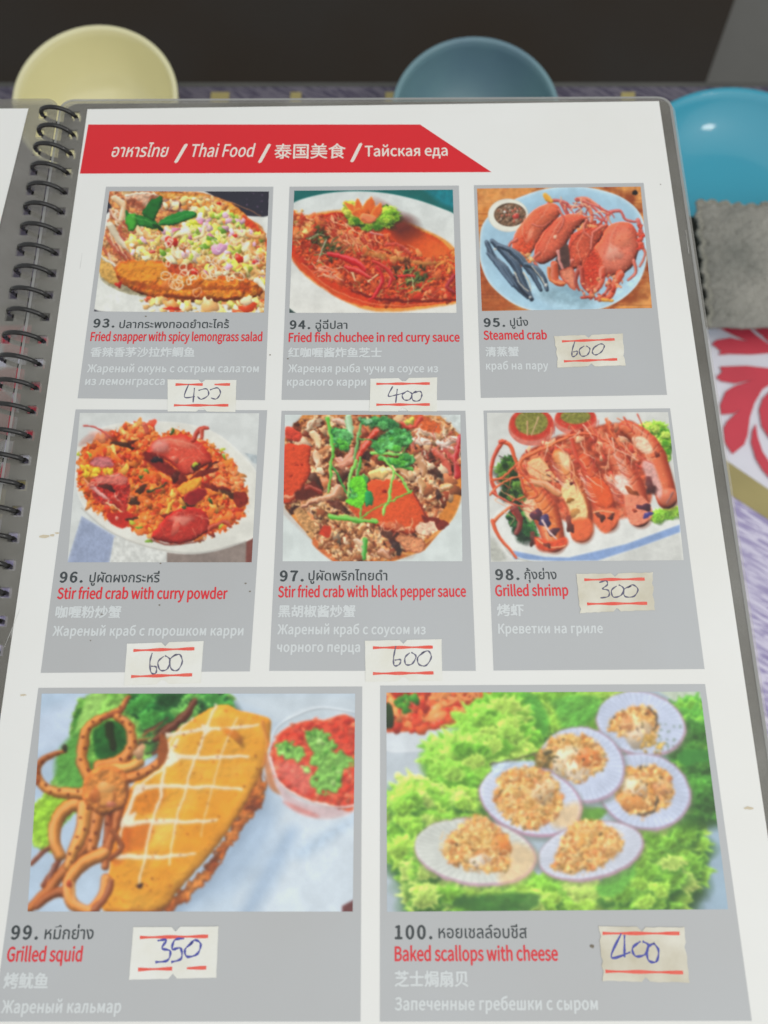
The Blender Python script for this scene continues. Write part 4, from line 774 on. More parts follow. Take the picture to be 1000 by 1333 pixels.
    A.poly([(730,150),(790,150),(830,210),(800,230),(750,200)],(232,190,160),soft=10,rel=.2,tex=.2); A.poly([(780,270),(830,280),(880,420),(860,450),(800,350)],(214,160,150),soft=14,rel=.2,tex=.2); A.blob(820,395,36,26,.6,(90,44,44),.3,.1,soft=14); A.blob(910,440,40,44,0,(206,110,80),.1,.2,soft=12); A.stroke([(930,420),(900,470)],10,8,(150,90,80)); A.blob(850,235,14,12,0,(120,50,36),.2,.1)
    prawn([(620,200),(690,320),(740,440),(765,535)],120,120,(224,112,76),(206,74,44))
    A.poly([(640,340),(690,340),(730,400),(740,440),(690,430),(650,390)],(236,206,190),soft=14,rel=.2); A.blob(738,425,28,20,.4,(130,60,30),.3,.1); A.poly([(690,440),(780,440),(830,520),(790,570),(720,570)],(222,130,100),soft=10,rel=.3); A.blob(790,490,28,18,-.3,(80,40,56),.3,.2); A.blob(806,528,22,14,-.3,(70,60,130),.2,.3); A.blob(740,510,12,8,0,(150,60,40),.2,0)
    prawn([(500,260),(550,380),(590,480),(610,560)],110,110,(218,92,50),(200,64,36))
    A.poly([(505,360),(560,350),(620,400),(640,470),(600,500),(540,470)],(222,92,46),edge=(206,72,36),ew=20,bump=.35,tex=.1); A.poly([(520,510),(660,500),(655,570),(600,620),(550,580)],(216,100,60),soft=14,tex=.15); A.blob(578,540,22,16,.2,(90,40,30),.3,.1); A.blob(628,543,16,12,.2,(84,36,26),.3,.1); A.stroke([(540,520),(590,510),(640,520)],7,5,(236,170,120))
    prawn([(370,240),(430,380),(470,500),(480,610)],120,120,(226,140,80),(206,84,44))
    A.poly([(390,380),(430,350),(490,440),(510,540),(450,555),(410,480),(380,430)],(236,200,140),soft=10,rel=.3,tex=.1); A.blob(422,458,16,14,0,(170,110,50),.2,0); A.blob(445,520,20,24,0,(176,110,50),.2,0,a=.7); A.poly([(430,560),(520,550),(540,610),(500,660),(440,650)],(220,100,56),bump=.3,soft=16); A.blob(425,580,20,34,-.2,(110,50,40),.3,.1); A.blob(435,376,10,8,0,(80,30,30),.2,0)
    prawn([(220,380),(280,470),(320,560),(345,660)],130,120,(226,120,60),(206,78,42))
    A.poly([(190,470),(240,440),(250,530),(230,560),(195,510)],(226,190,150),soft=14,rel=.2); A.blob(262,530,24,34,.3,(84,44,60),.2,.2); A.blob(303,563,34,24,.3,(64,50,90),.2,.2); A.blob(343,615,26,20,.2,(80,40,50),.2,.2); A.blob(245,650,22,26,.3,(90,44,36),.3,.1); A.stroke([(290,560),(330,620),(360,650)],12,8,(222,190,180)); A.poly([(250,640),(330,660),(400,640),(410,680),(330,712),(270,700)],(214,76,40),bump=.3,soft=16,tex=.2); A.stroke([(260,650),(320,690),(400,680)],8,6,(236,160,110)); A.blob(315,680,14,12,0,(120,50,34),.3,0)
    # split head meats
    A.poly([(220,270),(280,250),(330,310),(350,360),(280,360),(225,330)],(230,180,130),edge=(214,130,80),ew=14,rel=.3,bump=.3); A.poly([(370,220),(420,240),(420,310),(380,280)],(236,196,150),rel=.2,soft=16); A.stroke([(230,370),(300,380),(370,430)],40,30,(216,140,90),hi=.3); A.stroke([(310,330),(370,370)],6,5,(80,40,34)); A.stroke([(260,310),(290,330),(350,355)],5,3,(196,120,60))
    # legs and feelers
    for P,w in ([[(90,170),(45,260),(35,350),(60,430)],22],[[(90,168),(130,190),(155,260),(180,340),(200,420)],22],[[(80,170),(105,165)],18],[[(40,360),(100,340),(190,260),(300,190)],14],[[(180,330),(190,260),(300,200),(430,140)],24],[[(30,430),(80,380),(180,340),(260,350)],12],[[(40,420),(110,460),(190,490)],12],[[(45,570),(80,530),(130,490)],20],[[(42,560),(70,630),(130,700),(160,740)],20],[[(430,150),(460,250),(500,310)],22],[[(420,140),(520,130),(620,180)],16],[[(600,60),(640,150),(720,230)],10],[[(690,50),(740,130)],10],[[(30,330),(60,400)],9],[[(170,300),(260,420),(220,450)],16],[[(140,460),(200,440)],10]):
        A.stroke(P,w,w*.6,A.r.choice(O),hi=.3,dark=.4)
    for i in range(70):
        x=A.r.uniform(300,760); y=A.r.uniform(90,380)-(x-300)*.12; L=A.r.uniform(40,120); t=A.r.gauss(1.1,.5)
        A.stroke([(x,y),(x+math.cos(t)*L*.5+A.r.uniform(-8,8),y+math.sin(t)*L*.5),(x+math.cos(t)*L,y+math.sin(t)*L)],A.r.uniform(3,8),2,A.r.choice([(232,150,110),(206,70,50),(240,190,160),(180,50,40),(226,120,80)]),hi=.3)
    for x0,y0 in ((330,260),(470,330),(600,330),(640,230)):
        for i in range(9): A.stroke([(x0+i*5,y0+i*14),(x0+18+i*7,y0+18+i*15),(x0+50+i*5,y0+40+i*12)],5,3,A.r.choice([(236,190,170),(214,110,80),(190,90,80)]))
    for i in range(22): x=A.r.uniform(60,230); y=A.r.uniform(260,520); A.stroke([(x,y),(x+A.r.uniform(-20,60),y+A.r.uniform(-10,40)),(x+A.r.uniform(10,110),y+A.r.uniform(10,70))],A.r.uniform(3,7),2,A.r.choice([(206,84,50),(236,170,130),(190,60,40)]))
    A.stroke([(75,240),(120,262)],5,3,(60,40,36)); A.stroke([(600,130),(640,200),(760,260)],5,4,(236,180,150))
    return A
def art99():
    A = Art(1000, 674, (178,196,214), 99)
    A.poly([(0,0),(1000,0),(1000,674),(0,674)],(176,194,212),grad=(300,100,960,600,(196,208,218)),tex=.03,ts=60,smooth=False)
    A.poly([(60,100),(130,60),(200,40),(160,160),(60,200)],(196,208,224),soft=40,tex=.02,a=.8)
    A.poly([(760,360),(960,360),(960,640),(640,640),(700,520)],(204,214,222),soft=40,tex=.02); A.poly([(640,640),(750,430),(800,440),(690,640)],(160,180,202),soft=40,a=.8,tex=.02); A.poly([(580,420),(700,330),(740,400),(640,560),(470,650),(430,640)],(162,182,204),soft=50,a=.7,tex=.02)
    A.poly([(800,470),(960,380),(960,400),(820,500)],(168,188,208),soft=30,a=.6); A.poly([(925,630),(960,612),(960,660),(925,660)],(110,60,60),smooth=False,soft=4)
    A.poly([(600,30),(960,30),(960,90),(760,120),(700,90)],(200,206,208),soft=40,a=.6,tex=.02)
    A.wv=.4
    A.poly([(205,28),(590,28),(590,80),(480,130),(330,260),(200,350),(130,420),(110,480),(60,470),(40,400),(80,330),(150,190)],[(60,120,44),(110,170,70),(140,190,90)],edge=(150,190,90),ew=12,tex=.2,ns=60,rel=.5,rs=30,rough=5)
    A.poly([(205,35),(250,35),(200,180),(150,290),(90,340),(150,190)],(150,196,100),soft=12,rel=.3,tex=.1)
    A.poly([(60,340),(120,300),(190,320),(130,400),(110,480),(50,450),(38,400)],(150,196,60),edge=(180,210,90),ew=16,rel=.5,rs=14,rough=6); A.poly([(120,200),(200,130),(200,290),(120,290)],(96,160,70),soft=16,rel=.3)
    A.frill([(330,30),(590,28),(580,70),(480,110),(380,120),(330,90)],30,46,[(40,110,44),(70,150,60),(110,180,80),(30,80,34)],(16,60,30))
    A.poly([(230,130),(300,110),(310,190),(250,220),(220,190)],(40,96,40),soft=6,tex=.3); A.stroke([(268,120),(275,190)],26,18,(40,50,20),hi=0)
    for i in range(24): x=A.r.uniform(330,440); y=A.r.uniform(130,210); A.stroke([(x,y),(x+A.r.uniform(20,60),y-A.r.uniform(5,40))],A.r.uniform(5,10),3,A.r.choice([(110,50,26),(70,36,24),(150,84,40),(50,60,30)]))
    A.stroke([(510,48),(470,100),(400,160)],16,18,(100,44,22),mid=24)
    A.wv=.3
    A.poly([(700,300),(720,330),(640,470),(520,600),(440,660),(400,660),(560,540)],(140,158,178),soft=30,a=.7,tex=0)
    # fillet
    A.poly([(680,240),(710,300),(690,360),(620,450),(540,560),(450,640),(380,645),(500,560),(620,400)],[(130,60,24),(176,96,36),(206,130,60)],edge=(110,50,24),ew=10,tex=.25,rel=.6,rs=14,rough=6)
    f=[(578,62),(640,80),(715,100),(722,140),(708,230),(670,310),(620,400),(540,500),(460,590),(400,645),(250,645),(270,520),(280,420),(330,300),(400,220),(440,150),(500,100)]
    A.poly(f,[(222,150,40),(230,166,54),(234,180,76)],edge=(206,126,32),ew=30,tex=.05,ts=40,ns=140,rel=.12,rs=50,bump=.3,soft=3)
    A.poly([(560,300),(660,260),(600,400),(500,500),(400,560),(460,420)],(226,146,26),soft=40,tex=.04,a=.6); A.poly([(300,300),(340,330),(320,480),(280,520),(285,420)],(206,110,30),soft=14,a=.8); A.poly([(300,410),(390,400),(370,470),(310,480)],(206,100,24),soft=14,a=.7); A.poly([(330,310),(420,300),(400,370),(330,370)],(214,130,34),soft=12)
    W=(232,216,190)
    for P,w in ([[(430,150),(520,132),(600,130),(690,120)],13],[[(420,214),(500,215),(580,214),(660,210)],15],[[(345,300),(440,300),(540,300),(640,305)],14],[[(290,405),(400,398),(500,396),(570,395)],15],[[(290,495),(380,492),(450,490),(510,487)],14],[[(568,66),(540,140),(500,240),(460,380),(432,520)],9],[[(625,100),(590,190),(555,300),(525,440)],5],[[(455,165),(425,240),(405,340),(385,420),(350,570)],11],[[(345,310),(310,390),(290,470)],11],[[(430,160),(430,230),(350,300),(300,400)],9],[[(500,100),(450,150),(420,215)],8]):
        A.stroke([(x+A.r.uniform(-3,3),y+A.r.uniform(-3,3)) for x,y in P],w,w*.55,W,hi=.3,dark=.1,soft=4,a=.9)
    A.poly([(420,190),(470,215),(430,240)],W,soft=5); A.poly([(345,290),(375,300),(330,330)],W,soft=5); A.poly([(290,395),(340,370),(330,402)],W,soft=5); A.poly([(525,120),(555,128),(535,150)],W,soft=5)
    for x,y in A.pts_in(f,90): A.blob(x,y,A.r.uniform(1.5,5),A.r.uniform(1.5,3.5),A.r.random()*3,A.r.choice([(170,80,20),(120,50,16),(190,100,30)]),.2,0,a=.6)
    A.blob(352,575,9,6,.2,(60,30,20),.2,0); A.blob(620,150,26,16,.5,(196,104,24),.3,0,soft=8,a=.7); A.stroke([(260,640),(330,640),(400,640)],8,6,(196,110,30),a=.5)
    A.stroke([(700,110),(712,180),(700,240)],10,6,(206,124,40),hi=.2)
    # tentacles
    T=(232,158,82); D=(160,80,32)
    def tent(P,w0,w1,c=T,dots=0,e=D):
        A.stroke(P,w0+5,w1+4,e,hi=0,dark=.2); A.stroke(P,w0,w1,c,hi=.2,dark=.5,soft=3); A.stroke([(x-w0*.1,y-w0*.12) for x,y in P],w0*.4,w1*.4,tuple(min(250,v*1.12+14) for v in c),hi=.1,dark=0,soft=7,a=.7)
        if dots:
            q=_cr(P,False)
            for j in range(1,len(q)-1,2):
                for sgn in ((-.14,) if j%4==1 else (.26,)):
                    dx,dy=q[j+1]-q[j-1]; L=math.hypot(dx,dy) or 1; w=(w0+(w1-w0)*j/len(q))*sgn
                    A.blob(q[j][0]-dy/L*w,q[j][1]+dx/L*w,4.4,3.8,0,(100,42,22),.1,0,a=.95)
    tent([(45,515),(80,480),(110,465)],7,10,(110,60,50)); tent([(80,575),(110,530),(130,490)],12,10,(110,56,44)); tent([(90,580),(110,520)],8,8,(130,84,76))
    tent([(40,638),(90,590),(150,520),(200,460),(215,400)],18,44,(170,96,44),0)
    tent([(140,590),(100,600),(60,630)],26,16,(150,80,40))
    tent([(215,360),(165,350),(120,390),(110,450),(125,490)],36,30,(206,134,64))
    tent([(200,350),(190,420),(165,480),(150,520)],40,26,(210,140,66),1)
    tent([(235,360),(225,430),(215,475)],34,24,(190,112,50),1); tent([(265,370),(262,430),(255,480)],22,16,(150,70,30),1); tent([(300,330),(285,400),(265,460),(255,520)],20,20,(170,90,40)); tent([(270,420),(300,470),(270,500)],10,12,(140,70,30))
    tent([(210,320),(150,318),(90,305),(60,260),(80,220),(140,195)],32,10,(206,134,64),1); A.stroke([(60,285),(62,240),(85,215),(140,195)],18,10,(150,72,36),hi=.2,a=.7); A.blob(140,185,8,12,-.3,(60,56,40),.1,0)
    tent([(215,290),(190,220),(200,140),(240,100),(290,80),(322,38)],34,8,(206,126,56),1); A.stroke([(250,98),(300,78),(322,38)],16,8,(150,70,34),hi=.2)
    tent([(240,240),(300,225),(330,180),(320,120),(290,95)],34,20,(204,124,58),1)
    tent([(250,250),(310,245),(350,230)],34,26,(214,146,70)); tent([(290,280),(350,265),(400,235),(425,195)],30,14,(196,116,50),1); A.poly([(410,150),(430,170),(425,225),(405,230)],(150,80,36),soft=3)
    A.poly([(200,270),(250,235),(310,260),(320,320),(300,360),(240,380),(200,350),(190,310)],(204,130,62),edge=(170,90,40),ew=22,rel=.5,rs=20,bump=.5,tex=.15)
    A.ell(250,325,32,34,0,(212,144,74),edge=(170,84,36),ew=12,bump=.4); A.blob(225,325,14,24,0,(180,96,44),.1,.2,a=.7); A.blob(255,300,26,14,0,(224,166,96),.1,.3,a=.8); A.blob(270,350,14,10,0,(190,110,80),.1,.3)
    tent([(250,485),(200,510),(155,560),(160,620),(210,645),(250,600),(258,555)],34,26,(208,132,60)); A.stroke([(165,570),(170,620),(205,640)],10,8,(230,170,100),hi=.2,a=.6); A.blob(155,570,8,8,0,(170,70,40),.1,0); A.stroke([(225,640),(262,600),(275,560)],26,16,(150,74,34))
    A.blob(350,200,16,20,0,(196,150,110),.2,.3)
    A.wv=0.
    A.ell(860,215,146,150,0,(190,200,206),edge=(210,216,220),ew=16,a=.75,tex=.04)
    A.poly([(715,200),(730,290),(790,370),(880,392),(960,370),(960,330),(860,350),(770,310)],(206,176,176),edge=(216,206,206),ew=14,tex=.1,a=.85); A.poly([(710,200),(735,290),(750,320),(720,300),(705,240)],(190,110,60),soft=8,a=.8); A.poly([(760,340),(850,375),(850,385),(790,365)],(226,120,110),soft=10,a=.6)
    s_=[(722,215),(735,160),(790,118),(870,104),(965,110),(965,350),(900,352),(820,330),(750,290)]
    A.wv=.4
    A.poly(s_,[(206,60,36),(220,84,56),(196,40,24)],edge=(226,130,90),ew=10,tex=.15,rel=.4,rs=16,ns=26)
    A.pile(s_,150,4,12,[(216,64,36),(224,96,60),(196,40,24),(230,130,90),(214,76,56)],hi=.45,a=.8); A.poly([(735,230),(830,240),(840,310),(790,310)],(226,130,120),soft=20,a=.6,rel=.4)
    A.wv=0.
    A.stroke([(716,200),(740,130),(800,90),(870,70),(965,85)],7,7,(196,204,210),hi=.5); A.stroke([(722,215),(750,290),(820,335),(900,355),(965,352)],6,6,(226,206,200),hi=.4)
    A.wv=.5
    for q in ([(735,175),(780,170),(820,195),(800,225),(770,220),(745,205)],[(825,160),(850,130),(890,150),(900,190),(880,220),(845,205)],[(835,215),(880,205),(920,240),(915,300),(880,320),(840,290),(850,250)],[(885,205),(930,200),(960,215),(950,240),(910,250)]):
        A.poly(q,(126,180,84),edge=(88,150,56),ew=10,rough=8,ts=12,rel=.6,rs=12,tex=.2); 
    A.pile([(740,180),(850,140),(950,210),(900,300),(840,280)],24,5,10,[(140,200,90),(80,150,50),(170,214,120)],hi=.3)
    return A
def art100():
    A = Art(1000, 660, (178,190,198), 100)
    A.poly([(0,0),(1000,0),(1000,660),(0,660)],(182,192,200),grad=(200,200,900,640,(158,178,192)),tex=.03,ts=50,smooth=False)
    A.poly([(30,180),(180,180),(190,260),(90,280),(30,290)],(188,196,202),soft=20,tex=.02)
    A.poly([(28,130),(280,100),(285,130),(200,175),(100,188),(28,185)],(206,212,216),edge=(220,222,224),ew=8,tex=.02)
    A.poly([(28,20),(340,20),(300,90),(200,122),(110,132),(28,135)],[(180,50,24),(214,90,44),(200,70,34)],tex=.2,rel=.5,smooth=False)
    A.pile([(30,25),(340,25),(300,85),(180,120),(40,125)],110,8,20,[(216,90,44),(190,50,30),(232,140,80),(206,70,40)],hi=.5); A.rings([(200,30),(280,40),(280,90),(210,90)],4,20,34,8,[(232,140,70)]); A.pile([(60,40),(110,40),(110,80),(60,80)],8,8,16,[(60,130,40),(90,160,50)]); A.pile([(240,50),(290,50),(290,90),(240,80)],6,6,14,[(60,130,40),(110,160,50)]); A.blob(34,90,14,40,0,(40,60,24),.1,0)
    A.poly([(70,510),(140,620),(160,640),(560,640),(760,600),(680,560),(400,560)],(190,200,206),soft=10,tex=.02); A.stroke([(75,515),(110,570),(150,630)],8,8,(206,212,214),hi=.2); A.poly([(880,400),(1000,300),(1000,640),(760,640),(860,560)],(150,172,188),soft=40,tex=.02,a=.8)
    A.poly([(780,20),(900,20),(900,45),(830,50)],(190,200,180),smooth=False)
    A.wv=.5
    G=[(142,196,64),(168,214,78),(124,182,56),(190,224,104),(154,204,70)]; K=(52,106,38)
    A.frill([(340,25),(640,22),(660,60),(620,130),(520,150),(440,190),(380,130)],60,52,G,K)
    A.poly([(380,40),(440,30),(480,120),(420,150)],(80,160,60),soft=14,rel=.4,rs=24,a=.8); A.poly([(500,40),(620,40),(600,110),(520,120)],(96,170,66),soft=14,rel=.5,rs=30,a=.8)
    A.frill([(290,60),(350,40),(420,170),(340,230),(320,300),(270,330),(220,290),(170,260),(180,190),(280,150)],70,50,[(140,200,66),(160,210,80),(110,176,50),(180,218,90)],(90,150,40))
    A.frill([(70,300),(130,280),(170,320),(250,310),(290,340),(290,400),(130,420),(100,480),(70,520),(50,460),(50,350)],76,46,G,K)
    A.frill([(70,470),(110,430),(200,540),(400,570),(600,570),(615,632),(150,632),(110,540)],84,50,G,K)
    A.poly([(230,590),(440,580),(420,632),(250,632)],(50,100,44),soft=14,a=.8,tex=.2)
    A.frill([(640,560),(700,480),(780,400),(880,350),(900,400),(905,480),(850,560),(760,620),(690,610)],84,50,G,K)
    A.poly([(610,560),(700,490),(720,520),(660,590)],(110,180,70),soft=10,rel=.4)
    A.frill([(850,70),(900,100),(920,200),(940,320),(880,340),(850,230)],44,46,[(80,150,50),(120,186,60),(60,120,40)],K)
    A.poly([(840,190),(930,180),(940,200),(860,230)],(60,130,50),soft=6); A.poly([(560,340),(640,350),(600,385),(540,370)],(100,150,60),soft=8)
    def shell(x,y,rx,ry,an,body,rim):
        A.wv=.12
        A.ell(x+3,y+6,rx+5,ry+5,an,(90,100,80),soft=14,a=.45,tex=0)
        A.ell(x,y,rx,ry,an,rim,n=26,tex=.08)
        A.ell(x-2,y-3,rx-5,ry-6,an,body,edge=tuple(min(255,v*1.06) for v in body),ew=16,n=26,tex=.05)
        ca,sa=math.cos(math.radians(an)),math.sin(math.radians(an))
        for i in range(44):
            t=i/44*6.283; u0,v0=rx*.55*math.cos(t),ry*.55*math.sin(t); u1,v1=rx*.95*math.cos(t),ry*.93*math.sin(t)
            A.stroke([(x+u0*ca-v0*sa,y+u0*sa+v0*ca),(x+u1*ca-v1*sa,y+u1*sa+v1*ca)],2,4,tuple(v*.8 for v in body),hi=0,dark=0,a=.45,smooth=False)
    def topping(P,n,meat,specks=13):
        A.wv=.6
        A.poly(P,[(196,130,60),(222,170,96),(170,100,44)],soft=8,rough=8,tex=.25,ns=22,rel=.6,rs=12)
        A.pile(P,int(n*2.2),3,9,[(226,176,96),(214,150,76),(236,200,130),(196,120,60),(232,190,120),(206,136,84)],hi=.4,asp=.6)
        for x,y,rx,ry,c in meat: A.blob(x,y,rx,ry,.2,c,.08,.3,soft=6,a=.95 if c[2]>140 or c[1]<160 else .35)
        A.pile(P,int(n*.5),2.5,6,[(240,200,130),(226,166,90),(246,220,160)],hi=.4,asp=.5,a=.8)
        A.shreds(P,n//2,8,26,3.4,[(240,214,150),(222,160,80),(180,110,50)],curl=.9)
        for x,y in A.pts_in(P,specks): A.blob(x,y,A.r.uniform(2,4.5),A.r.uniform(1.5,3),A.r.random()*3,A.r.choice([(50,44,34),(90,80,40),(70,50,40)]),.2,0)
    Bl=(190,198,220)
    shell(735,112,126,90,12,(194,202,222),(176,146,160))
    topping([(640,120),(680,75),(760,70),(780,130),(760,160),(690,150)],60,[(722,135,42,42,(226,206,180)),(735,105,34,24,(226,180,110)),(690,115,18,26,(206,140,90))]); A.pile([(740,150),(800,160),(800,190),(740,190)],22,4,9,[(206,170,90),(180,140,70)]); A.stroke([(750,70),(775,90),(770,130)],7,5,(70,60,50))
    for i in range(30): A.blob(A.r.uniform(770,845),A.r.uniform(110,190),3,2,0,(70,100,50),.1,0,a=.7)
    shell(745,300,130,106,14,(194,202,222),(172,146,164))
    topping([(660,290),(700,235),(790,235),(825,290),(800,340),(730,370),(680,330)],90,[(715,290,36,26,(232,210,180)),(710,325,46,20,(222,150,80)),(800,290,22,30,(226,180,140))]); A.stroke([(725,360),(770,350),(780,310)],8,5,(60,54,44))
    shell(572,225,122,104,20,(198,206,226),(172,146,164))
    topping([(450,200),(490,150),(560,135),(620,180),(630,230),(560,275),(500,240),(450,230)],110,[(535,215,44,48,(230,210,180)),(560,240,36,24,(236,216,190)),(590,205,34,26,(216,120,60)),(530,160,40,24,(232,190,110))]); A.pile([(445,190),(500,190),(490,235),(450,230)],30,4,9,[(120,100,50),(90,80,50),(196,150,80)])
    A.stroke([(320,225),(370,215),(440,190)],6,4,(60,50,44))
    shell(430,325,146,96,16,(202,208,224),(180,140,160))
    A.poly([(325,230),(380,215),(440,215),(420,250),(340,270)],(190,204,222),soft=8,rel=.3); A.poly([(480,360),(560,330),(560,390),(500,400)],(230,190,130),soft=20,a=.7)
    topping([(330,330),(345,260),(400,232),(470,245),(515,300),(500,370),(440,400),(370,380)],170,[(465,300,34,36,(220,190,150)),(390,290,30,24,(234,196,110)),(420,330,24,20,(226,176,100))])
    shell(597,465,150,80,-12,(206,210,222),(180,146,160))
    topping([(490,500),(520,430),(560,380),(620,385),(685,430),(660,480),(590,520),(520,520)],170,[(580,410,40,24,(236,200,110)),(650,460,30,26,(220,170,110))])
    shell(275,468,172,92,8,(206,208,200),(184,150,164))
    A.poly([(380,440),(445,470),(420,530),(350,555),(340,500)],(232,190,130),soft=20,a=.6)
    topping([(185,450),(230,400),(290,372),(360,420),(370,470),(350,520),(260,515),(200,490)],170,[(345,450,34,26,(222,130,60)),(285,425,46,34,(236,200,110)),(290,490,30,18,(222,206,190))])
    A.stroke([(180,430),(190,410)],3,2,(240,190,120))
    return A
# ======================= the menu =======================

AXR, AXU, AXN = Vector((0.999988, 0.00476528, 0.000759565)), Vector((-0.00458357, 0.987235, -0.159206)), Vector((-0.00150853, 0.1592, 0.987245))
menu = empty('menu_book'); menu.matrix_world = Matrix(((AXR.x, AXU.x, AXN.x, -0.003515), (AXR.y, AXU.y, AXN.y, 0.037272), (AXR.z, AXU.z, AXN.z, 0.227924), (0, 0, 0, 1)))
tag(menu, 'open coil bound menu, laminated page of eight seafood dish photos with price labels', 'menu')
rg = random.Random(4)
# coil positions along the binding
r0 = (-109.29, 154.98); r1 = (-110.32, -14.68); NR = 20; pitch = ((r1[0]-r0[0])/NR, (r1[1]-r0[1])/NR)
holes = [(r0[0]+pitch[0]*k, r0[1]+pitch[1]*k) for k in range(0, 33)]
SPAN = 12.6
def hole(x, y): return [(x-1.1, y-2.6), (x+1.9, y-2.6), (x+1.9, y+.5), (x-1.1, y+.5)]
xr = (110.18, 160.08)[0]; xr2 = (110.25, -31.98)[0]; ytop = (-1.42, 161.13)[1]; ybot = -178
seam = r0[0]-SPAN/2+.2
pageL = seam+.2
def film(name, x0, x1, y0, y1, z, mat, hx, rr=5, th=.16):
    return slab(name, [rounded(x0, y0, x1, y1, rr)]+[hole(hx+(hx_[0]-r0[0])*0, hx_[1]) for hx_ in holes if hx_[1] > y0+4], z, th, mat, menu)
hx = r0[0]+.0
pg = film('laminated_page', pageL, xr, ybot, ytop, -.12, M_film, hx)
for k in range(1, 6):
    f = film('laminated_page', pageL+.4*k-rg.uniform(0, .6), xr+(.35*k+rg.uniform(-.3, .5) if k < 5 else 1.0), ybot-.3*k, ytop-rg.uniform(.1, .9), -.12-.42*k, M_film2, hx)
    p = mesh('page_paper', [(x, y, -.12-.42*k+.08+zz) for zz in (0, .06) for x, y in ((105.4, 157.95), (-104.9, 156.02), (-104.595, -172), (106.342, -172))], [(4, 5, 6, 7), (3, 2, 1, 0), (0, 1, 5, 4), (1, 2, 6, 5), (2, 3, 7, 6), (3, 0, 4, 7)], M_paper, menu)
# sealed rim of the top page
rim = rounded(pageL+.15, ybot, xr-.2, ytop-.2, 5)
slab('sealed_edge', [rounded(pageL+.05, ybot, xr-.05, ytop-.05, 5), rounded(pageL+.95, ybot+.9, xr-1.0, ytop-.95, 4.2)], -.02, .06, M_seal, menu)
page = mesh('page_paper', [(x, y, z) for z in (-.08, 0) for x, y in ((105.51, 158.85), (-104.66, 156.37), (-104.595, -172), (106.342, -172))], [(4, 5, 6, 7), (3, 2, 1, 0), (0, 1, 5, 4), (1, 2, 6, 5), (2, 3, 7, 6), (3, 0, 4, 7)], M_paper, menu)
# facing page on the left
slab('laminated_page', [rounded(seam-225, ybot, seam-.2, (-126.24, 161.53)[1], 5)]+[hole(hx-SPAN+.6, h[1]) for h in holes if h[1] > ybot+4], -.12, .16, M_film, menu)['label'] = 'laminated facing page left of the coil'
for k in range(1, 4): slab('laminated_page', [rounded(seam-225, ybot, seam-.2-.3*k, (-126.24, 161.53)[1]-.5*k, 5)]+[hole(hx-SPAN+.6, h[1]) for h in holes if h[1] > ybot+4], -.12-.42*k, .16, M_film2, menu)
fa = [(-126.45, 156.86), (-129.43, 106.52), (-132.7, 52.58), (-141.02, -93.09)]; xl = seam-220
V = [(x, y, z) for z in (-.08, 0) for x, y in fa+[(xl, fa[3][1]), (xl, fa[0][1])]]
mesh('page_paper', V, [(6, 11, 10, 9, 8, 7), (0, 1, 2, 3, 4, 5)]+[(i, (i+1) % 6, (i+1) % 6+6, i+6) for i in range(6)], M_paper, menu)
# coil
ring0 = None
rad = 6.9; zc = -1.3
pts = []
for i in range(33):
    t = 2*math.pi*i/32
    pts.append((-SPAN/2+rad*.93*math.cos(t), 1.1*math.cos(t)*-.9, zc+4.5*math.sin(t)))
pts = pts[:32]
for k, (x, y) in enumerate(holes):
    if y < ybot+6: continue
    if ring0 is None: o = ring0 = tube('coil_ring', pts, .78, M_coil, menu, n=10, closed=True)
    else: o = ring0.copy(); COL.objects.link(o); o.parent = menu
    o.location = ((hx+.3)*.001, (y+rg.uniform(-.25, .25)-.4)*.001, 0); o.rotation_euler = (rg.uniform(-.05, .05)+.05, rg.uniform(-.03, .03), rg.uniform(-.03, .03))
# banner
ban = slab('header_banner', [[(-103.58, 149.28), (-104.1, 127.32), (42.34, 127.12), (17.34, 148.55)]], .03, 0, M_red, menu)
bz = .06
for s, p0, p1, em, shr, bd in (('อาหารไทย', (-93.66, 134.68), (-73.27, 134.56), 7.6, .2, .012), ('/', (-70.98, 133.53), (-66.58, 133.5), 8.2, .1, .05), ('Thai Food', (-65, 134.51), (-42.13, 134.38), 7.5, .2, .014), ('/', (-40.98, 133.35), (-36.58, 133.32), 8.2, .1, .05),
                        ('泰国美食', (-35.23, 134), (-9.63, 134.01), 7.2, 0, .014), ('/', (-7.98, 133.49), (-3.58, 133.47), 8.2, .1, .05), ('Тайская еда', (-2.75, 134.31), (26.99, 134.48), 6.3, 0, .018)):
    lettering('banner_lettering', s, p0, p1, em, M_cream, ban, bz, shr, bd)
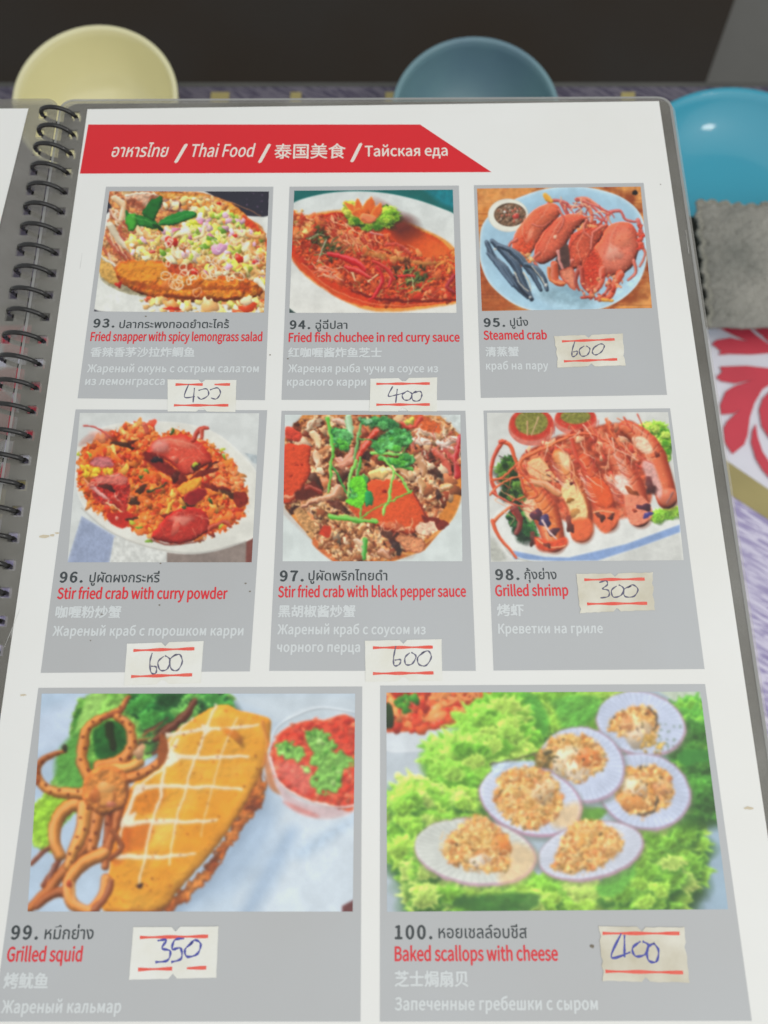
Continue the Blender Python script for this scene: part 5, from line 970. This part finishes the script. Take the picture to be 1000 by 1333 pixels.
# ---- dishes: panel corners, picture corners, art function, art corners, captions ----
DISH = [
 (93, [(-94.2, 121.6), (-35.01, 121.25), (-34.43, 37.95), (-94.55, 38.95)], [(-92.72, 119.61), (-36.47, 119.18), (-36.11, 70.15), (-92.79, 70.91)], [(130,55),(962,58),(935,690),(50,682)],
  [('93.', (-92.51, 64.92), (-85.39, 64.88)), ('ปลากระพงทอดยำตะไคร้', (-83.84, 64.58), (-47.5, 64.38)), ('Fried snapper with spicy lemongrass salad', (-92.85, 59.8), (-36.28, 59.43)), ('香辣香茅沙拉炸鲷鱼', (-92.32, 54.19), (-58.09, 54)), ('Жареный окунь с острым салатом', (-92.66, 48.3), (-36.85, 48)), ('из лемонграсса', (-92.78, 43.73), (-67.01, 43.6))]),
 (94, [(-29.31, 121.22), (30.53, 121.36), (29.67, 37.61), (-29.14, 38.06)], [(-27.57, 119.49), (28.33, 119.56), (27.96, 69.71), (-27.69, 70.02)], [(55,55),(915,50),(935,718),(28,718)],
  [('94.', (-27.42, 63.98), (-20.56, 63.95)), ('ฉู่ฉี่ปลา', (-18.86, 63.94), (-8.3, 63.88)), ('Fried fish chuchee in red curry sauce', (-27.61, 59.1), (28.69, 58.93)), ('红咖喱酱炸鱼芝士', (-27.63, 53.7), (3.08, 53.53)), ('Жареная рыба чучи в соусе из', (-27.44, 47.95), (21.3, 47.69)), ('красного карри', (-27.6, 43.11), (-1.98, 42.97))]),
 (95, [(35.83, 121.5), (95.89, 122.14), (94.45, 39.17), (34.69, 38.4)], [(36.85, 120), (94.63, 120.49), (93.21, 71.2), (36.45, 70.34)], [(45,62),(895,52),(955,683),(70,700)],
  [('95.', (36.83, 64.44), (43.94, 64.46)), ('ปูนึ่ง', (45.58, 64.6), (51.58, 64.71)), ('Steamed crab', (36.56, 59.57), (57.45, 59.6)), ('清蒸蟹', (36.85, 53.63), (47.89, 53.65)), ('краб на пару', (36.8, 48.58), (57.13, 48.58))]),
 (96, [(-94.7, 35.03), (-33.54, 34.44), (-35.07, -47.69), (-94.91, -47.83)], [(-93.21, 33.81), (-36.04, 33.37), (-36.09, -15.52), (-91.17, -15.24)], [(90,28),(972,30),(935,762),(32,762)],
  [('96.', (-92.94, -21.34), (-85.97, -21.38)), ('ปูผัดผงกระหรี่', (-84.05, -21.38), (-63.2, -21.49)), ('Stir fried crab with curry powder', (-93, -26.31), (-42.75, -26.56)), ('咖喱粉炒蟹', (-92.87, -31.68), (-73.58, -31.77)), ('Жареный краб с порошком карри', (-92.97, -37.18), (-37.45, -37.34))]),
 (97, [(-28.96, 34.22), (29.61, 33.91), (29.57, -47.86), (-29.56, -47.58)], [(-27.85, 32.79), (27.94, 32.5), (26.86, -15.52), (-26.87, -15.26)], [(62,38),(940,38),(950,772),(50,772)],
  [('97.', (-27.57, -21.29), (-20.39, -21.33)), ('ปูผัดพริกไทยดำ', (-19.03, -21.12), (4.42, -21.24)), ('Stir fried crab with black pepper sauce', (-27.86, -26.15), (27.61, -26.24)), ('黑胡椒酱炒蟹', (-27.65, -31.77), (-4.94, -31.88)), ('Жареный краб с соусом из', (-27.65, -37.03), (15.49, -37.24)), ('чорного перца', (-27.59, -42.15), (-3.54, -42.27))]),
 (98, [(35.36, 33.94), (94.87, 34.43), (95.02, -47.65), (34.63, -47.8)], [(36.42, 33.15), (94.05, 33.06), (93.02, -15.52), (35.41, -15.73)], [(15,28),(905,25),(982,752),(35,760)],
  [('98.', (36.45, -21.19), (43.63, -21.22)), ('กุ้งย่าง', (45.12, -21.09), (54.69, -21.14)), ('Grilled shrimp', (36.21, -26.12), (57.81, -26.09)), ('烤虾', (36.39, -31.74), (44.36, -31.78)), ('Креветки на гриле', (36.48, -37.14), (66.98, -37.15))]),
 (99, [(-95.01, -52.03), (-2.9, -52.08), (-2.99, -134.73), (-95.47, -134.35)], [(-93.82, -53.64), (-4.9, -54.06), (-5.16, -109.77), (-90.2, -109.4)], [(75,28),(962,28),(955,645),(35,645)],
  [('99.', (-93.81, -115.82), (-86.65, -115.85)), ('หมึกย่าง', (-85.02, -115.86), (-72.32, -115.91)), ('Grilled squid', (-94.11, -120.9), (-74.68, -120.98)), ('烤鱿鱼', (-94.12, -126.72), (-82.65, -126.77)), ('Жареный кальмар', (-93.82, -132.44), (-63.5, -132.46))]),
 (100, [(2.18, -51.85), (94.6, -51.86), (95.38, -134.98), (1.85, -134.75)], [(3.92, -53.83), (93.01, -53.95), (92.97, -109.65), (3.81, -109.86)], [(28,25),(898,22),(975,625),(30,632)],
  [('100.', (5.73, -116.18), (15.55, -116.22)), ('หอยเชลล์อบชีส', (17.1, -116.05), (40.04, -116.15)), ('Baked scallops with cheese', (5.68, -121.22), (47.73, -121.31)), ('芝士焗扇贝', (5.63, -126.73), (24.45, -126.81)), ('Запеченные гребешки с сыром', (5.58, -132.21), (57, -132.34))]),
]
WHAT = {93: 'fried snapper under lemongrass salad', 94: 'fried fish in red curry sauce', 95: 'steamed crab on a pale blue plate', 96: 'crab in orange curry', 97: 'crab with black pepper sauce and coriander', 98: 'grilled shrimp on a white platter', 99: 'grilled squid with a bowl of chilli dip', 100: 'baked scallops on lettuce'}
for num, pq, fq, aq, caps in DISH:
    pan = slab('dish_panel', [pq], .03, 0, M_panel, menu); pan['label'] = 'grey panel of dish %d, %s' % (num, WHAT[num])
    ph = printed_photo(globals()['art%d' % num](), aq, fq, pan, .06); ph['label'] = 'printed photo of '+WHAT[num]
    for k, (s, p0, p1) in enumerate(caps):
        nm, em, mt, bd, shr, sp = [('number_lettering', 4.2, M_black, .042, 0, 1.1), ('thai_lettering', 4.05, M_black, .014, 0, 1.), ('english_lettering', 4.4, M_redink, .034, 0, 1.), ('chinese_lettering', 3.85, M_white, .034, 0, 1.), ('russian_lettering', 3.75, M_white, .034, .03, 1.02), ('russian_lettering', 3.75, M_white, .034, .03, 1.02)][k]
        lettering(nm, s, p0, p1, em, mt, pan, .06, shr, bd, spacing=sp)
# ---- stuck-on price labels ----
def LB(x, y, s, ox, oy): return (ox+x/s, oy+y/s)
PRICE = [
 (93, [(-66.2, 45.49), (-43.91, 45.15), (-43.62, 33.82), (-65.27, 34.14)], [(-63.47, 43.61), (-45.89, 43.52)], [(-63.4, 36.23), (-45.98, 36.14)], 0, 0, [[(-59.17, 43.8), (-60.24, 39.18), (-56.92, 39.3)], [(-57.26, 42.36), (-57.35, 37.19)], [(-55.91, 41.43), (-53.38, 41.98), (-52.6, 39.85), (-54.74, 38.3), (-56.09, 39.3)], [(-52.2, 41.62), (-49.87, 42.32), (-48.8, 40.54), (-49.95, 38.42), (-51.76, 38.78)]]),
 (94, [(-0.69, 45.42), (20.93, 45.74), (20.5, 33.68), (-1, 33.8)], [(1.24, 43.48), (18.49, 43.53)], [(1.23, 36.1), (18.32, 36.08)], 0, 0, [[(6.51, 42.52), (5.08, 39.18), (7.64, 39.52), (10.21, 40.22)], [(7.98, 41.66), (7.42, 36.7)], [(11.18, 40.93), (9.56, 39.51), (10.18, 37.74), (11.97, 37.94), (12.64, 39.85), (11.18, 40.93)], [(14.07, 40.91), (12.64, 39.5), (13.05, 37.52), (14.97, 37.51), (15.84, 39.48), (15.22, 40.76), (13.42, 40.2)]]),
 (95, [(59.7, 60.71), (82.4, 61.56), (82.26, 49.68), (59.96, 49.07)], [(62.18, 58.68), (79.55, 59.33)], [(62.27, 51.32), (79.69, 51.95)], 1, 0, [[(66.44, 58.66), (65.33, 55.48), (65.14, 53.06), (66.49, 53.64), (66.92, 54.96), (65.6, 54.74)], [(69.37, 56.94), (67.62, 55.47), (68.09, 53.26), (70.07, 53.62), (71.11, 55.82), (70.03, 56.93)], [(72.61, 56.55), (71.8, 54.71), (72.68, 53.6), (74.73, 54.69), (75.92, 56.9), (74.67, 57.65), (72.25, 56.18)]]),
 (96, [(-70.99, -39.63), (-48.84, -38.93), (-48.89, -50.86), (-70.7, -51.4)], [(-68.94, -41.62), (-51.35, -41.18)], [(-68.89, -49.02), (-51.48, -48.59)], 0, 0, [[(-63.42, -42.31), (-63.86, -44.94), (-63.27, -47.88), (-61.93, -48.08), (-61.94, -46.39), (-63.42, -46.12)], [(-60.02, -43.32), (-61.54, -44.95), (-60.68, -47.24), (-58.73, -46.93), (-58.15, -44.31), (-59.7, -43.12)], [(-56.42, -42.68), (-58.15, -44.31), (-57.54, -46.93), (-55.73, -47.27), (-54.59, -44.98), (-55.41, -42.88), (-57.05, -43.13)]]),
 (97, [(-2.22, -39.09), (20.01, -38.73), (19.94, -50.54), (-1.99, -50.76)], [(0.11, -41.16), (17.41, -41.05)], [(0.11, -48.51), (17.44, -48.39)], 0, 0, [[(6.77, -40.66), (6.08, -43.96), (6.26, -46.26), (7.71, -45.94), (8.06, -44.63), (6.4, -44.75)], [(10.74, -42.67), (9.39, -43.98), (9.56, -45.95), (11.35, -45.82), (12.51, -43.66), (11.2, -42.54)], [(15.06, -42.36), (13.04, -44), (13.33, -45.96), (15.31, -46.3), (16.88, -44.01), (16.06, -42.16), (14.05, -42.82)]]),
 (98, [(60.51, -19.55), (83.37, -19.17), (82.7, -30.6), (60.57, -31.38)], [(62.76, -21.39), (80.68, -21.27)], [(62.96, -28.66), (80.63, -28.54)], 1, 0, [[(67.12, -22.25), (69.21, -21.77), (69.44, -22.96), (67.97, -24.13), (69.62, -24.69), (69.46, -26.42), (67.04, -26.89)], [(72.14, -23.32), (70.51, -24.7), (70.93, -26.64), (73.23, -26.1), (74.11, -24.02), (72.85, -22.97)], [(76.57, -23.34), (74.28, -24.37), (74.34, -26.45), (76.92, -26.46), (78.36, -24.39), (76.94, -22.99), (75.49, -23.89)]]),
 (99, [(-62.16, -113.14), (-40.02, -113.06), (-39.86, -124.81), (-62.14, -125.21)], [(-60.21, -115.55), (-42.55, -115.37)], [(-60.01, -122.89), (-42.55, -122.55)], 0, 1, [[(-55.56, -116.34), (-53.28, -116.17), (-54.27, -118.04), (-52.12, -118.73), (-52.62, -120.83), (-55.71, -121.24)], [(-48.73, -115.85), (-51.09, -116.18), (-51.59, -118.3), (-49.51, -118.06), (-49.14, -120.42), (-51.64, -121.25)], [(-46.28, -116.63), (-48.26, -118.32), (-47.66, -120.01), (-45.13, -119.43), (-44.34, -117.23), (-45.84, -116.21), (-47.19, -117.22)]]),
 (100, [(58.7, -113.45), (80.99, -113.73), (80.72, -126.5), (58.59, -126.05)], [(59.58, -115.12), (79.56, -115.21)], [(59.51, -123.81), (79.39, -124.16)], 1, 1, [[(64.45, -115.15), (61.34, -120.64), (66.39, -119.48)], [(65.24, -115.52), (64.73, -120.66)], [(69.22, -117.01), (67, -118.57), (67.63, -120.4), (70.14, -119.95), (71.18, -117.94), (69.74, -117.02)], [(72.79, -117.4), (70.8, -118.58), (70.81, -121.32), (72.83, -121.6), (73.64, -119.05), (72.48, -117.4)]]),
]
for num, qd, l1, l2, dirty, ink, strokes in PRICE:
    q_ = [np.array(p) for p in qd]; out = []
    for e in range(4):
        a, b_ = q_[e], q_[(e+1) % 4]; L = np.linalg.norm(b_-a); nn = max(int(L/1.1), 4); inn = np.array([-(b_-a)[1], (b_-a)[0]])/L*-1
        cen = sum(q_)/4
        if np.dot(cen-a, inn) < 0: inn = -inn
        for i in range(nn):
            t = i/nn; d = rg.uniform(0, .2 if dirty else .07)
            if e in (0, 2) and abs(t-.5) < .5/nn+.02: d = 1.15
            if dirty and e in (1, 3) and rg.random() < .12: d = .5
            if i == 0: d = 0
            out.append(tuple(a+(b_-a)*t+inn*d))
    st = slab('price_sticker', [out], .20, .14, M_sticker2 if dirty else M_sticker, menu); st['label'] = 'small %s price label handwritten %s on dish %d' % ('soiled cream' if dirty else 'white', {93: '400', 94: '400', 95: '600', 96: '600', 97: '600', 98: '300', 99: '350', 100: '400'}[num], num)
    for (a, b_) in (l1, l2):
        n_ = 14; P = [(a[0]+(b_[0]-a[0])*i/n_, a[1]+(b_[1]-a[1])*i/n_) for i in range(n_+1)]
        gap = (num == 93 and a is l1[0]) or (num == 99 and a is l2[0])
        segs = [P[:8], P[10:]] if gap else [P]
        ribbon('red_stripe', segs, 1.0 if num < 99 else .9, .215, M_stripe, st)
    ribbon('handwritten_price', [smooth_line(s_) for s_ in strokes], .5 if ink == 0 else .68, .225, M_blue if ink else M_ink, st)
# ---- specks and grease on the film ----
for (x, y, r_) in [(-27.55, 52.85, 0.45), (-33.45, 54.29, 0.4), (-75.42, 68.99, 0.5), (-63.34, -15.76, 0.4), (-62.62, -28.32, 0.45), (-79.26, -30.97, 0.4), (-37.56, -21.94, 0.5), (-36.21, -24.4, 0.4), (-81.66, -38.68, 0.3), (20.17, 28.28, 0.3), (101.78, 121.44, 0.3), (-41.46, -114.52, 0.35), (75.83, -117.15, 0.35), (56.69, -118.13, 1)]:
    r_ *= .7; P = [(x+r_*rg.uniform(.6, 1.2)*math.cos(t*.9), y+r_*.7*rg.uniform(.6, 1.2)*math.sin(t*.9)) for t in range(7)]
    slab('grime_speck', [P], .14, .1, M_grime, menu)
for (x, y, r_) in [(-99.13, -7.07, 1.6), (-96.84, -6.84, 1), (-95.54, -6.12, 0.8), (-99.1, -54.04, 1), (102.1, -84.93, 1.2)]:
    P = [(x+r_*rg.uniform(.5, 1.3)*math.cos(t*.63), y+r_*.35*rg.uniform(.5, 1.3)*math.sin(t*.63)) for t in range(10)]
    slab('grease_spot', [P], .1, .04, M_stain, menu)
# fine scratches in the film of the binding margin
M_scratch = material('pale_scratch', (.6, .6, .57, 1), rough=.4)
for L_ in ([(-103.43, -29.35), (-104.75, -34.33), (-106.33, -40.34)], [(-104.56, -30.94), (-104.94, -37.68)], [(-99.4, 93.76), (-99.47, 87.59)], [(108.31, 101.97), (108.19, 92.57)]): ribbon('film_scratch', [smooth_line(L_)], .14, .02, M_scratch, menu)
